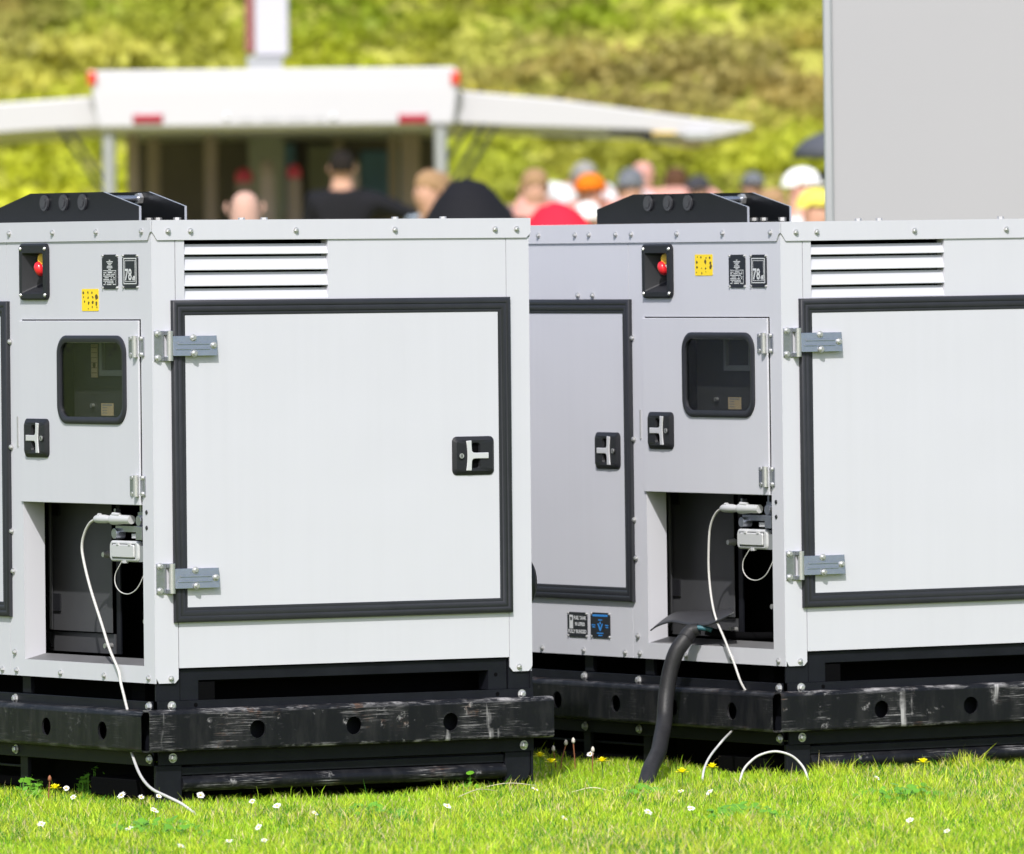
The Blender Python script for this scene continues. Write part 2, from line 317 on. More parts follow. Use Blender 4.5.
# the units' poses
U1 = ((-0.807514549, 21.7741727, 0.235255937), (8.72676799e-4, 2.23831426e-3, 0.558371402))
U2 = ((0.634644623, 22.7121325, 0.219393593), (2.23837451e-3, -3.61731297e-3, 0.549645681))
def umat(U):
    from mathutils import Euler
    return Matrix.Translation(U[0]) @ Euler(U[1]).to_matrix().to_4x4()
UM1, UM2 = umat(U1), umat(U2)

def grass():
    N = 560000
    x = rng.uniform(-2.3, 2.5, N); y = 18.3+rng.uniform(0, 1, N)**1.05*5.6
    xo = rng.uniform(-7, 7, 170000); yo = rng.uniform(14.5, 29, 170000); out = (xo < -2.3) | (xo > 2.5) | (yo < 18.3) | (yo > 23.9)
    x = np.concatenate([x, xo[out]]); y = np.concatenate([y, yo[out]]); N = len(x)
    keep = np.ones(N, bool)
    for U in (UM1, UM2):
        I = np.array(U.inverted()); lx = I[0, 0]*x+I[0, 1]*y+I[0, 3]; ly = I[1, 0]*x+I[1, 1]*y+I[1, 3]
        keep &= ~((lx > .035) & (lx < .96) & (ly > .035) & (ly < 2.3))
    x = x[keep]; y = y[keep]; N = len(x)
    big = np.array([mnoise.noise(Vector((a*2.2, b*1.3, 0))) for a, b in zip(x[::1], y[::1])])
    fine = np.array([mnoise.noise(Vector((a*9, b*5, 4))) for a, b in zip(x, y)])
    h = rng.uniform(.010, .028, N)*(1+.5*big+.6*fine); tuft = np.clip((fine-.28)*3, 0, 1); h *= 1+.22*tuft; tall = rng.uniform(0, 1, N) < .022+.01*tuft; h[tall] *= rng.uniform(1.3, 2.1, tall.sum())
    wd = rng.uniform(.0007, .0016, N); az = rng.uniform(0, 2*pi, N); lean = rng.uniform(.1, .9, N)*h; la = rng.uniform(0, 2*pi, N)
    dx = np.cos(az)*wd; dy = np.sin(az)*wd; lx = np.cos(la)*lean; ly = np.sin(la)*lean; z0 = GZ-.003
    V = np.stack([np.stack([x-dx, y-dy, np.full(N, z0)], 1), np.stack([x+dx, y+dy, np.full(N, z0)], 1),
                  np.stack([x+dx*.8+lx*.35, y+dy*.8+ly*.35, h*.6+GZ], 1), np.stack([x-dx*.8+lx*.35, y-dy*.8+ly*.35, h*.6+GZ], 1),
                  np.stack([x+lx, y+ly, h+GZ], 1)], 1).reshape(-1, 3)
    i0 = np.arange(N)*5
    tri = np.stack([np.stack([i0, i0+1, i0+2], 1), np.stack([i0, i0+2, i0+3], 1), np.stack([i0+3, i0+2, i0+4], 1)], 1).reshape(-1, 3)
    A = np.array([.40, .66, .030]); B = np.array([.66, .76, .06]); D = np.array([.10, .32, .025]); S = np.array([.80, .66, .34])
    t = np.clip(.45+.8*big+.5*fine+rng.normal(0, .38, N), 0, 1)[:, None]; c = A*(1-t)+B*t
    dk = (rng.uniform(0, 1, N)+.35*fine-.45*big) < .24; c[dk] = D
    st = rng.uniform(0, 1, N) < .09+.07*(big > .1); c[st] = S
    c = np.clip(c*rng.uniform(.6, 1.25, (N, 1)), 0, .9)
    return np_mesh('lawn_grass', V, tri, np.repeat(c, 5, axis=0), 'grass')
tag(grass(), 'short sunlit yellow green lawn in the foreground under the generators', 'grass', kind='stuff')

# ------------------------------------------------------------------ generator
L_UNIT = 2.32
def bolt_mesh(fr, r=.0052, hh=.006):
    b = MB(fr); b.cyl(0, 0, r*1.35, 0, .0016, 14); b.loft([[(r*cos(a), .0016, r*sin(a)) for a in [pi/3*i+.3 for i in range(6)]], [(r*.98*cos(a), hh*.8, r*.98*sin(a)) for a in [pi/3*i+.3 for i in range(6)]], [(r*.6*cos(a), hh, r*.6*sin(a)) for a in [pi/3*i+.3 for i in range(6)]]])
    return b
BOLTS = {}
def bolt(fr, u, d, z, parent, big=False):
    k = (fr, big)
    if k not in BOLTS:
        o = bolt_mesh(fr, .0080 if big else .0052, .009 if big else .0065).build('bolt', 'bolt', parent); BOLTS[k] = o.data
        if fr == 'L': o.location = (-d, u, z)
        elif fr == 'R': o.location = (u, -d, z)
        return o
    o = bpy.data.objects.new('bolt', BOLTS[k]); COL.objects.link(o); o.parent = parent
    o.location = (-d, u, z) if fr == 'L' else (u, -d, z); return o

def trim(fr, u0, u1, z0, z1, name, parent):
    """fat bulb seal round a door, mitred at the corners"""
    prof = [(0, 0), (0, .0065), (.003, .0100), (.008, .0115), (.0125, .0105), (.014, .0090), (.016, .0102), (.021, .0105), (.0255, .0088), (.027, .0072), (.029, .0076), (.0325, .0068), (.034, .0058), (.034, 0)]
    b = MB(fr); b.loft([rect(u0, u1, z0, z1, o_, d) for o_, d in prof], False, False); return b.build(name, 'rubber', parent, smooth=50)

def latch(fr, cu, cz, parent, name='handle', w=.112, h=.0885):
    u0, u1, z0, z1 = cu-w/2, cu+w/2, cz-h/2, cz+h/2
    b = MB(fr); b.loft([rr(u0, u1, z0, z1, .012, .003), rr(u0, u1, z0, z1, .012, .007), rr(u0+.008, u1-.008, z0+.009, z1-.009, .007, .0135),
                        rr(cu-.010, cu+.016, cz-.030, cz+.030, .008, .0130), rr(cu-.008, cu+.014, cz-.028, cz+.028, .007, .0068)])
    b.loft([rr(cu-.0085, cu+.0145, cz-.0285, cz+.0285, .007, .0066), rr(cu-.0078, cu+.0138, cz-.0278, cz+.0278, .007, .0072)], mi=1)
    hd = b.build(name, ['plastic', 'void'], parent, smooth=35)
    t = []; 
    for i in range(9): z = -.034+.068*i/8; t.append((cu-.0232+.0035*(1-(z/.034)**2), cz+z))
    rgt = [(-.009, .035), (-.0085, .020), (-.0078, .0115), (-.004, .0072), (.004, .0066), (.037, .0068), (.037, -.0068), (.004, -.0066), (-.004, -.0072), (-.0078, -.0115), (-.0085, -.020), (-.009, -.034)]
    poly = t + [(cu+a, cz+c) for a, c in rgt]
    q = MB(fr); q.prism(poly, .0128, .0158); q.build('paddle', 'chrome', hd, bevel=.0012)
    k = MB(fr); k.cyl(cu-.036, cz, .0085, .0120, .0150, 18); k.cyl(cu-.036, cz, .0058, .0150, .0168, 18, 1); k.box(cu-.0372, cu-.0348, cz-.0035, cz+.0035, .0168, .0172, 2); k.build('keyhole', ['plastic', 'bolt', 'void'], hd)
    return hd

def hinge_R(z, parent):
    b = MB('R'); b.box(.004, .030, z-.034, z+.034, 0, .0028); b.box(.030, .046, z+.024, z+.034, 0, .016); b.box(.030, .046, z-.034, z-.024, 0, .016)
    h = b.build('hinge', 'zinc', parent, bevel=.0008)
    k = MB('W'); k.t = lambda x, y, zz: (x, y, zz); k.tube([(.0385, -.0125, z-.0335), (.0385, -.0125, z+.0335)], .0072, 14); k.build('barrel', 'bolt', h, smooth=40)
    l = MB('R'); zc = z-.0005
    def til(u0_, u1_, h0, h1, d0, d1): 
        q = [(u_, d_+(zc-z_)*.09, z_) for d_ in (d0, d1) for z_ in (zc+h0, zc+h1) for u_ in (u0_, u1_)]
        l.add(q, [(0, 1, 3, 2), (4, 6, 7, 5), (0, 4, 5, 1), (2, 3, 7, 6), (0, 2, 6, 4), (1, 5, 7, 3)])
    til(.045, .1600, -.0226, .0226, .0130, .0160); til(.052, .140, -.0085, -.0045, .0158, .0178); til(.058, .140, .0030, .0085, .0158, .0178); til(.036, .0475, -.0215, .0215, .0118, .0150)
    l.box(.085, .1595, zc-.020, zc+.020, .004, .0132)
    l.build('leaf_plate', 'zinc', h, bevel=.0008)
    for u, zz, d in ((.013, z+.0275, .0028), (.013, z-.0275, .0028), (.0985, z+.0175, .014), (.0985, z-.0175, .0185), (.1505, z, .016)):
        s = MB('R'); s.cyl(u, zz, .0080, d, d+.0022, 14); s.cyl(u, zz, .0070, d+.0022, d+.0065, 14, 0, .0040); s.build('screw', 'bolt', h, smooth=40)

def hinge_L(z, parent):
    b = MB('L'); b.box(.034, .056, z-.022, z+.022, .0005, .0034); b.box(.070, .095, z-.022, z+.022, .0045, .0072)
    h = b.build('hinge', 'zinc', parent, bevel=.0008)
    k = MB(); k.tube([(-.0085, .063, z-.024), (-.0085, .063, z+.024)], .0075, 14); k.build('barrel', 'bolt', h, smooth=40)
    for u, zz in ((.042, z+.018), (.042, z-.018), (.085, z+.018), (.085, z-.018)):
        s = MB('L'); s.cyl(u, zz, .0058, .003, .009, 12, 0, .0045); s.build('screw', 'bolt', h, smooth=40)

def estop(parent):
    u0, u1, z0, z1 = .4660, .5990, .8635, .9925
    b = MB('L'); b.loft([rr(u0, u1, z0, z1, .014, .0005), rr(u0, u1, z0, z1, .014, .006), rr(u0+.004, u1-.004, z0+.004, z1-.004, .011, .0085),
                         rr(u0+.018, u1-.017, z0+.014, z1-.021, .006, .0085), rr(u0+.020, u1-.019, z0+.016, z1-.023, .005, .006), rr(u0+.022, u1-.060, z0+.052, z1-.026, .004, -.062)])
    f = b.build('emergency_stop_recess', 'plastic', parent, smooth=30)
    for u, z in ((u0+.009, z0+.011), (u1-.010, z0+.011), (u0+.009, z1-.012), (u1-.010, z1-.012)):
        s = MB('L'); s.cyl(u, z, .0048, .0085, .0115, 12, 0, .003); s.build('rivet', 'bolt', f, smooth=40)
    # mushroom button leaning out of the deep wall
    o_ = Vector((.022, .507, .944)); ax = Vector((-.62, .74, -.40)).normalized()
    k = MB(); P = lambda t: tuple(o_+ax*t)
    k.tube([(.010, .514, .9575), (.006, .512, .9575)], .0125, 20); k.tube([(.0065, .5125, .9575), (.0045, .5115, .9575)], .006, 12); k.build('button_ring', 'brass', f, smooth=40)
    k = MB(); k.tube([P(.001), P(.016)], .0085, 16); k.build('button_stem', 'socket', f, smooth=40)
    k = MB(); k.tube([P(.014), P(.017), P(.022), P(.029), P(.034), P(.0365), P(.037)], [.012, .0165, .018, .0172, .0125, .006, .001], 24); k.build('button', 'red', f, smooth=60)

def info_plate(parent, u0, u1, z0, z1, kind, name):
    """etched plate with notched corners (fr L, text runs towards -Y)"""
    n_ = .008; poly = [(u0+n_, z0), (u1-n_, z0), (u1-n_, z0+n_*.8), (u1, z0+n_), (u1, z1-n_), (u1-n_, z1-n_*.8), (u1-n_, z1), (u0+n_, z1), (u0+n_, z1-n_*.8), (u0, z1-n_), (u0, z0+n_), (u0+n_, z0+n_*.8)]
    b = MB('L'); b.prism(poly, .0004, .0022, 0)
    for u, z in ((u0+.003, z0+.003), (u1-.003, z0+.003), (u0+.003, z1-.003), (u1-.003, z1-.003)): b.cyl(u, z, .0032, .0004, .0045, 10, 1, .002)
    p = b.build(name, ['platebk', 'bolt'], parent); uc = (u0+u1)/2; zc = (z0+z1)/2; d = .0024
    def bar(mb, a0, a1, c0, c1, mi=0): mb.box(a0, a1, c0, c1, .0021, .0026, mi)
    if kind == '78':
        k = MB('L')
        for o_, t_ in ((.006, .0022), (.0115, .0012)):
            a0, a1, c0, c1 = u0+o_, u1-o_, z0+o_+.004, z1-o_-.002
            bar(k, a0, a1, c0, c0+t_); bar(k, a0, a1, c1-t_, c1); bar(k, a0, a0+t_, c0+t_, c1-t_); bar(k, a1-t_, a1, c0+t_, c1-t_)
        k.build('border', 'ink', p)
        text('78', .036, 'L', uc+.007, z0+.030, .0030, 'ink', p, sx=.9, bold=.0008); text('dB', .013, 'L', uc-.018, z0+.023, .0030, 'ink', p, bold=.0006)
    elif kind == 'data':
        k = MB('L'); r = random.Random(3)
        # coat-of-arms like emblem, then table rows of unreadable figures
        for i in range(9): hw = (.004+.012*abs(sin(i*1.1)))*(1 if i % 2 else .75); bar(k, uc-hw, uc+hw, z1-.014-i*.0034, z1-.0120-i*.0034)
        for i in range(8):
            a = u1-.007
            while a > u0+.012:
                w_ = r.uniform(.002, .006); bar(k, a-w_, a, z0+.009+i*.0038, z0+.0112+i*.0038) if r.random() > .2 else None; a -= w_+.0014
        bar(k, u0+.006, u1-.006, z0+.0405, z0+.042); bar(k, u0+.007, u0+.0078, z0+.008, z0+.0405)
        k.build('lettering', 'ink', p)
    elif kind == 'fuel':
        k = MB('L'); bar(k, u1-.026, u1-.010, zc-.010, z1-.007); k.box(u1-.022, u1-.014, z1-.020, z1-.012, .0026, .0030, 1); k.build('gauge_symbol', ['ink', 'platebk'], p)
        text('FUEL TANK', .0115, 'L', uc-.013, z1-.014, .0028, 'ink', p, sx=.95, bold=.0005); text('90 LITRES', .0115, 'L', uc-.013, zc+.001, .0028, 'ink', p, sx=.95, bold=.0005); text('FULLY BUNDED', .012, 'L', uc-.001, z0+.013, .0028, 'ink', p, sx=.98, bold=.0005)
    elif kind == 'blue':
        k = MB('L'); r = random.Random(8); bar(k, u0+.010, u1-.010, z1-.0095, z1-.0045)
        for (a, c, hw) in ((uc, z1-.019, .009), (u1-.014, zc-.001, .007), (u0+.014, zc-.001, .007), (u1-.014, zc-.006, .006), (u0+.014, zc-.006, .006), (uc, z0+.010, .014), (uc, z0+.0045, .009)):
            x = a-hw
            while x < a+hw: w_ = r.uniform(.0015, .003); bar(k, x, x+w_, c, c+.0026); x += w_+.001
        k.prism([(uc+.013, zc+.004), (uc+.007, zc+.004), (uc, zc-.009), (uc-.007, zc+.004), (uc-.013, zc+.004), (uc-.002, zc-.014), (uc+.002, zc-.014)], .0021, .0026)
        k.prism([(uc-.003, zc+.003), (uc+.003, zc+.003), (uc, zc+.010)], .0021, .0026)
        k.build('emblem', 'blue', p)
    return p

def sticker(parent, u0, u1, z0, z1, seed=1):
    b = MB('L'); b.loft([rr(u0, u1, z0, z1, .003, .0003), rr(u0, u1, z0, z1, .003, .0009)]); s = b.build('warning_sticker', 'yellow', parent)
    k = MB('L'); r = random.Random(seed)
    for gu in range(4):
        for gz in range(4):
            a = u0+.010+gu*(u1-u0-.020)/3+r.uniform(-.003, .003); c = z0+.007+gz*(z1-z0-.014)/3+r.uniform(-.002, .002)
            if r.random() < .22: continue
            sz = r.uniform(.0020, .0045)*(2.0 if (gu in (0, 1) and gz in (1, 2)) else 1)
            pts = [(a+sz*cos(t_+r.uniform(-.3, .3))*r.uniform(.5, 1.1), c+sz*sin(t_)*r.uniform(.5, 1.1)) for t_ in [i*2*pi/7 for i in range(7)]]
            k.prism(pts, .0008, .0012)
    k.build('pictograms', 'stink', s)

def rail_R(parent):
    """front bumper: folded channel with round holes and open ends"""
    d = .0355; x0, x1 = -.0355, 1.0355; zt, zb = -.0585, -.1525; holes = [.245, .4985, .7565]; hz = -.1082; hr = .0205
    b = MB('R'); n = 24
    # front skin with circular holes: square cells fanned to circles
    cells = []; us = [x0]
    for h in holes: us += [h-.032, h+.032]
    us.append(x1); f0, f1 = zb+.006, zt-.010
    for i in range(0, len(us), 2): b.add([(us[i], d, f0), (us[i+1], d, f0), (us[i+1], d, f1), (us[i], d, f1)], [(0, 1, 2, 3)])
    def holecell(h, fr_d=d):
        sq = []; ci = []
        for i in range(n):
            a = 2*pi*i/n+pi/4; c, s_ = cos(a), sin(a); k_ = 1/max(abs(c), abs(s_)); su = c*k_*.032; sz = s_*k_
            sz = sz*(f1-hz) if sz > 0 else sz*(hz-f0)
            sq.append((h+su, fr_d, hz+sz)); ci.append((h+hr*c, fr_d, hz+hr*s_))
        ci2 = [(u, fr_d-.005, z) for u, _, z in ci]; b.loft([sq, ci, ci2], False, False)
    for h in holes: holecell(h)
    def prof(x): return [(x, d, f1), (x, d-.0015, zt-.005), (x, d-.0055, zt-.0012), (x, d-.012, zt), (x, .0045, zt)]
    P, Q = prof(x0), prof(x1); b.add(P+Q, [(i, i+1, 6+i-0, 5+i) for i in range(4)])
    P = [(x, dd, z) for x in (x0, x1) for dd, z in ((d, f0), (d-.002, zb+.002), (d-.008, zb), (.0045, zb))]; b.add(P, [(i, i+1, 5+i, 4+i) for i in range(3)])
    o_ = b.build('bumper', 'scr', parent, weld=True)
    so = o_.modifiers.new('wall', 'SOLIDIFY'); so.thickness = .003; so.offset = -1
    return o_
def rail_L(parent):
    d = .0375; y0, y1 = 0.0, L_UNIT; zt, zb = -.0605, -.1545; hz = -.1095; hr = .0205
    holes = [.1775, .4367, .6925, .9589, 1.36, 1.62, 1.88, 2.14]; n = 24; f0, f1 = zb+.006, zt-.010
    b = MB('L'); us = [y0]
    for h in holes: us += [h-.032, h+.032]
    us.append(y1)
    for i in range(0, len(us), 2): b.add([(us[i], d, f0), (us[i+1], d, f0), (us[i+1], d, f1), (us[i], d, f1)], [(0, 1, 2, 3)])
    for h in holes:
        sq = []; ci = []
        for i in range(n):
            a = 2*pi*i/n+pi/4; c, s_ = cos(a), sin(a); k_ = 1/max(abs(c), abs(s_)); sz = s_*k_; sz = sz*(f1-hz) if sz > 0 else sz*(hz-f0)
            sq.append((h+c*k_*.032, d, hz+sz)); ci.append((h+hr*c, d, hz+hr*s_))
        b.loft([sq, ci, [(u, d-.005, z) for u, _, z in ci]], False, False)
    for y_pair in (0,):
        P = [(y, dd, z) for y in (y0, y1) for dd, z in ((d, f1), (d-.0015, zt-.005), (d-.0055, zt-.0012), (d-.012, zt), (.0045, zt))]; b.add(P, [(i, i+1, 6+i, 5+i) for i in range(4)])
        P = [(y, dd, z) for y in (y0, y1) for dd, z in ((d, f0), (d-.002, zb+.002), (d-.008, zb), (.0045, zb))]; b.add(P, [(i, i+1, 5+i, 4+i) for i in range(3)])
    o_ = b.build('bumper', 'scl', parent, weld=True)
    so = o_.modifiers.new('wall', 'SOLIDIFY'); so.thickness = .003; so.offset = -1
    return o_

def make_generator():
    R = empty('generator', *U1)
    LU = L_UNIT; ZP = .0335; ZC = .9965
    # --- corner panel: long-side sheet with the openings, folded round the corner into the white corner post
    b = MB('L'); b.plate(0, .6675, 0, 1.034, [(.050, .600, .0385, .819), (.4785, .6035, .868, .988)], -.003, 0)
    b.prism([(.0030, .006), (.0095, 0), (.0525, 0), (.0605, .010), (.0605, .9985), (.0030, .9985)], -.003, 0) if False else None
    b.t = frame('R'); b.prism([(.0031, .012), (.0095, 0), (.0515, 0), (.0605, .009), (.0605, 1.034), (.0031, 1.034)], -.003, 0)
    cp = b.build('corner_panel', 'paint', R)
    # white reveals of the socket bay
    b = MB(); b.box(.0032, .055, .0385, .4, .600, .603); b.build('bay_reveal', 'paint', cp)
    b = MB('L'); b.add([(.050, -.0032, .0385), (.600, -.0032, .0385), (.600, -.055, .0510), (.050, -.055, .0510), (.05, -.055, .03), (.60, -.055, .03)], [(0, 1, 2, 3), (3, 2, 5, 4)]); b.build('bay_sill', 'sill', cp)
    # --- dark socket bay, five sides
    b = MB(); x0, x1, y0, y1, z0, z1 = .0035, .24, .046, .735, .030, .420
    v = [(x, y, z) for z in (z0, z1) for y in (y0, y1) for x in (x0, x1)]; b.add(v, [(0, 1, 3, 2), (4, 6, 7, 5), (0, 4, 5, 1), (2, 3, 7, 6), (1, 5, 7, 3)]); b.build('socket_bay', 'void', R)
    b = MB(); b.box(.118, .121, .112, .415, 0, 1) if False else None
    b.t = lambda u, d, z: (d, u, z); b.box(.404, .700, .100, .4085, .120, .1225); s = b.build('inner_door', 'inner', R, bevel=.001)
    for z in (.165, .385):
        k = MB(); k.t = lambda u, d, z: (d, u, z)
        k.box(.640, .672, z-.020, z+.020, .1155, .119); k.box(.682, .700, z-.020, z+.020, .1155, .119); k.build('hinge', 'plastic', s)
    k = MB(); k.tube([(.113, .677, .102), (.113, .677, .408)], .0052, 10); k.build('hinge_rod', 'inner', s)
    b = MB(); b.t = lambda u, d, z: (d, u, z); b.box(.404, .72, .052, .097, .128, .131); b.build('lower_sheet', 'inner', R)
    b = MB(); b.t = lambda u, d, z: (d, u, z); b.box(.376, .394, .052, .415, .126, .130); b.build('bay_upright', 'black', R)
    k = MB(); k.tube(smooth_path([(.110, .70, .30), (.110, .695, .12), (.105, .685, .085), (.105, .66, .06)]), .003, 8); k.build('wire', 'void', R)
    # --- sockets on a plate by the right jamb
    b = MB(); b.box(.030, .10, .23, .4, .094, .097, 0); b.t = lambda u, d, z: (d, u, z); b.box(.052, .100, .272, .308, .010, .075); sp = b.build('socket_bracket', 'screen', R)
    k = MB('L'); k.loft([rr(.088, .210, .275, .315, .010, -.050), rr(.088, .210, .275, .315, .010, -.020), rr(.082, .215, .2715, .3185, .012, -.018), rr(.082, .215, .2715, .3185, .012, -.009), rr(.086, .211, .2750, .3150, .010, -.006)], True)
    k.loft([rr(.097, .199, .2800, .3105, .004, -.006), rr(.099, .197, .2820, .3085, .004, -.0025)]); k.box(.112, .122, .3085, .3150, -.006, -.001); k.box(.166, .176, .3085, .3150, -.006, -.001); k.box(.140, .152, .268, .274, -.014, -.004)
    sk = k.build('socket', 'socket', R, bevel=.0007)
    k = MB(); k.t = frame('L'); k.add([(.0955, -.0055, .2785), (.2005, -.0055, .2785), (.2005, -.0055, .3120), (.0955, -.0055, .3120)], [(0, 1, 2, 3)]); k.build('lid_gasket', 'rubber', sk)
    k = MB(); k.tube(smooth_path([(.008, .160, .272), (.006, .168, .262), (.004, .184, .242), (.004, .184, .220), (.006, .165, .203), (.008, .130, .199), (.010, .096, .212), (.014, .074, .240), (.018, .066, .262)]), .0012, 6); k.build('tether_wire', 'cable', sk)
    b = MB(); b.t = lambda u, d, z: (-d-.018, u-.042, z); b.box(.10, .255, .338, .352, -.055, -.040); b.cyl(.245, .334, .012, -.055, -.030, 14); b.box(.10, .128, .322, .352, -.06, -.020); b.box(.10, .135, .376, .384, -.06, -.03); b.box(.255, .262, .372, .390, -.055, -.04); b.box(.150, .158, .382, .408, -.055, -.048); b.cyl(.120, .365, .012, -.05, -.022, 12)
    b.build('inlet_clamp', 'zinc', R, bevel=.0006)
    b = MB('L'); b.box(.118, .150, .324, .334, -.040, -.028); b.build('label_tab', 'socket', R)
    for y, z in ((.322, .283), (.318, .075), (.135, .135)):
        k = MB('L'); k.cyl(y, z, .009 if y > .32 else .0065, -.07, -.050, 12, 0, .006); k.build('screw', 'bolt', R, smooth=40)
    for z in (.385, .350):
        k = MB('L'); k.cyl(.0315, z, .0052, .0004, .0022, 12, 0, .004); k.build('blank_plug', 'plastic', R)
    # --- control door
    b = MB('L'); wu = (.124, .4105, .5975, .766); b.plate(.0545, .6045, .4005, .8160, [wu], -.0005, .0045); cd = b.build('control_door', 'paint', R, bevel=.0012, seg=2)
    b = MB('L'); b.box(.0545, .6045, .4008, .4150, -.016, -.0009); b.build('door_fold', 'paint', cd)
    k = MB('L'); k.loft([rr(.1085, .424, .5815, .7825, .042, .0046, 8), rr(.1085, .424, .5815, .7825, .042, .0075, 8), rr(.112, .4205, .585, .779, .039, .0100, 8), rr(.118, .4145, .591, .773, .034, .0100, 8), rr(.1245, .410, .5975, .7665, .030, .008, 8), rr(.1245, .410, .5975, .7665, .030, .000, 8)], False, False)
    wi = k.build('window', 'rubber', cd, smooth=50)
    k = MB('L'); k.loft([rr(.1235, .4115, .5965, .7675, .029, .002, 8), rr(.1235, .4115, .5965, .7675, .029, .0035, 8)], True); k.build('pane', 'glass', wi)
    k = MB('L'); k.box(.176, .232, .601, .629, .0006, .0012)
    for i in range(3): k.box(.205, .226, .606+i*.006, .608+i*.006, .0013, .0016, 1)
    k.box(.182, .226, .6235, .6265, .0013, .0016, 1); k.build('paper_label', ['tag', 'screen'], wi)
    # controls behind the pane
    b = MB(); x0, x1, y0, y1, z0, z1 = -.0002, .19, .075, .47, .56, .80
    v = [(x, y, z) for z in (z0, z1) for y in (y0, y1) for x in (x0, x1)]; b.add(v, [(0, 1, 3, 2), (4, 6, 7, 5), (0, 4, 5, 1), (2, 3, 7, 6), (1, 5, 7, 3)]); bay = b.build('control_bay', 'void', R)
    b = MB('L'); b.box(.085, .46, .57, .79, -.062, -.058, 0); b.plate(.205, .330, .690, .785, [(.222, .318, .703, .780)], -.058, -.050, 1); b.cyl(.370, .622, .005, -.058, -.050, 10, 2); b.build('control_panel', ['inner', 'screen', 'bolt'], R)
    latch('L', .5225, .5475, cd)
    hinge_L(.7575, cd); hinge_L(.444, cd)
    b = MB('L'); b.box(.6195, .6225, .527, .596, .0002, .003); b.build('door_stop', 'bolt', R)
    estop(R)
    info_plate(R, .1500, .2207, .8877, .9655, 'data', 'rating_plate'); info_plate(R, .0580, .1282, .8882, .9652, '78', 'noise_plate')
    # --- second long-side panels and door
    b = MB('L'); b.box(.6692, 1.492, 0, .9985, -.003, 0); b.box(1.4935, LU-.0605, 0, .9985, -.003, 0); b.box(LU-.0595, LU, 0, .9985, -.003, 0); b.build('side_panel', 'paint', R)
    sd_ = MB('L'); sd_.box(.68, 1.46, .16, .84, .0003, .005); sdo = sd_.build('side_door', 'paint', R); trim('L', .6555, 1.485, .1345, .8610, 'door_seal', sdo); latch('L', .762, .4965, sdo)
    info_plate(R, .8740, .9642, .0430, .1030, 'fuel', 'fuel_plate'); info_plate(R, .7700, .8580, .0435, .1045, 'blue', 'drain_plate')
    # --- end face
    b = MB('R'); b.plate(.0625, .9375, ZP, .9985, [(.0852, .4622, .864, ZC-.0005)], -.003, 0); ep = b.build('end_panel', 'paint', R)
    b = MB('R'); zt = [.9868, .9583, .9229, .8868]; zb = [.9643, .9289, .8930, .8605]
    for a, c in zip(zt, zb): b.add([(.0852, -.011, a), (.4622, -.011, a), (.4622, -.0002, c), (.0852, -.0002, c), (.0852, -.013, a-.0012), (.4622, -.013, a-.0012), (.4622, -.0022, c-.0015), (.0852, -.0022, c-.0015)], [(0, 1, 2, 3), (4, 5, 6, 7), (0, 1, 5, 4), (3, 2, 6, 7)])
    b.build('louvres', 'paint', ep)
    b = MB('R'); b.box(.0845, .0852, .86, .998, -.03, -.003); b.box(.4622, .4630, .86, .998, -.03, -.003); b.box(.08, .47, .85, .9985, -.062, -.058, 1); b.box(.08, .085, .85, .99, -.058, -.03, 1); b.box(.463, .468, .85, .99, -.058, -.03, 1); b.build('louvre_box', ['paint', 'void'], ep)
    b = MB('R'); b.prism([(.9390, .010), (.9480, 0), (.990, 0), (.997, .007), (1.0, .012), (1.0, .9985), (.9390, .9985)], -.003, 0); b.build('corner_post', 'paint', R)
    b = MB('R'); b.box(.080, .925, .160, .836, .0004, .0055); ed = b.build('end_door', 'paint', R); trim('R', .0485, .9450, .1360, .8610, 'door_seal', ed)
    latch('R', .8405, .498, ed); hinge_R(.7587, ed); hinge_R(.2357, ed)
    # --- hidden walls
    b = MB('B'); b.box(.0032, LU, 0, .9985, -.003, 0); b.build('far_side_panel', 'paint', R)
    b = MB('K'); b.box(.0032, .9968, 0, .9985, -.003, 0); b.build('rear_panel', 'paint', R)
    for zz, yy in ((.60, .4), (.3, 1.3)):
        b = MB('B'); b.box(yy, yy+.7, zz-.1, zz+.2, .0003, .006); b.build('far_side_door', 'paint', R)
    b = MB('B'); b.t = lambda u, d, z: (1+d, u, z); b.cyl(.125, .2005, .073, .0003, .044, 28); b.cyl(.125, .2005, .073, .044, .056, 28, 0, .060); b.build('air_intake_cap', 'plastic', R, smooth=35)
    # --- roof lid
    b = MB('L'); e = .0035
    b.prism([(.004, ZC+.013), (.0125, ZC), (LU-.010, ZC), (LU+.003, ZC+.01), (LU+.003, 1.041), (-e, 1.041), (-e, ZC+.019), (.002, ZC+.016)], .0008, e)
    b.t = frame('R'); b.prism([(.0006, ZC+.018), (.004, ZC+.014), (.0135, ZC), (.992, ZC), (1.0035, ZC+.011), (1.0035, 1.041), (.0006, 1.041)], .0008, e)
    b.t = frame('B'); b.box(0, LU, ZC, 1.041, .0008, e); b.t = frame('K'); b.box(0, 1, ZC, 1.041, .0008, e)
    b.t = lambda u, d, z: (u, d, z); b.box(-e+.0001, 1+e-.0001, 1.0385, 1.0415, -e+.0001, LU+e-.0001)
    lid = b.build('roof_lid', 'paint', R)
    # --- lifting bracket on the roof
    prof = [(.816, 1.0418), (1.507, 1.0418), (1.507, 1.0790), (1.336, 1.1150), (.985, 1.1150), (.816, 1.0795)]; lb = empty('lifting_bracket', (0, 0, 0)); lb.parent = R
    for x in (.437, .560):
        b = MB('L'); b.prism(prof, -x-.006, -x); b.mi = [0, 0, 0, 0, 0, 1, 1, 1]; b.build('bracket_plate', ['steel', 'edge_glint'], lb)  # thin edge faces coloured lighter to paint in the glossy highlight
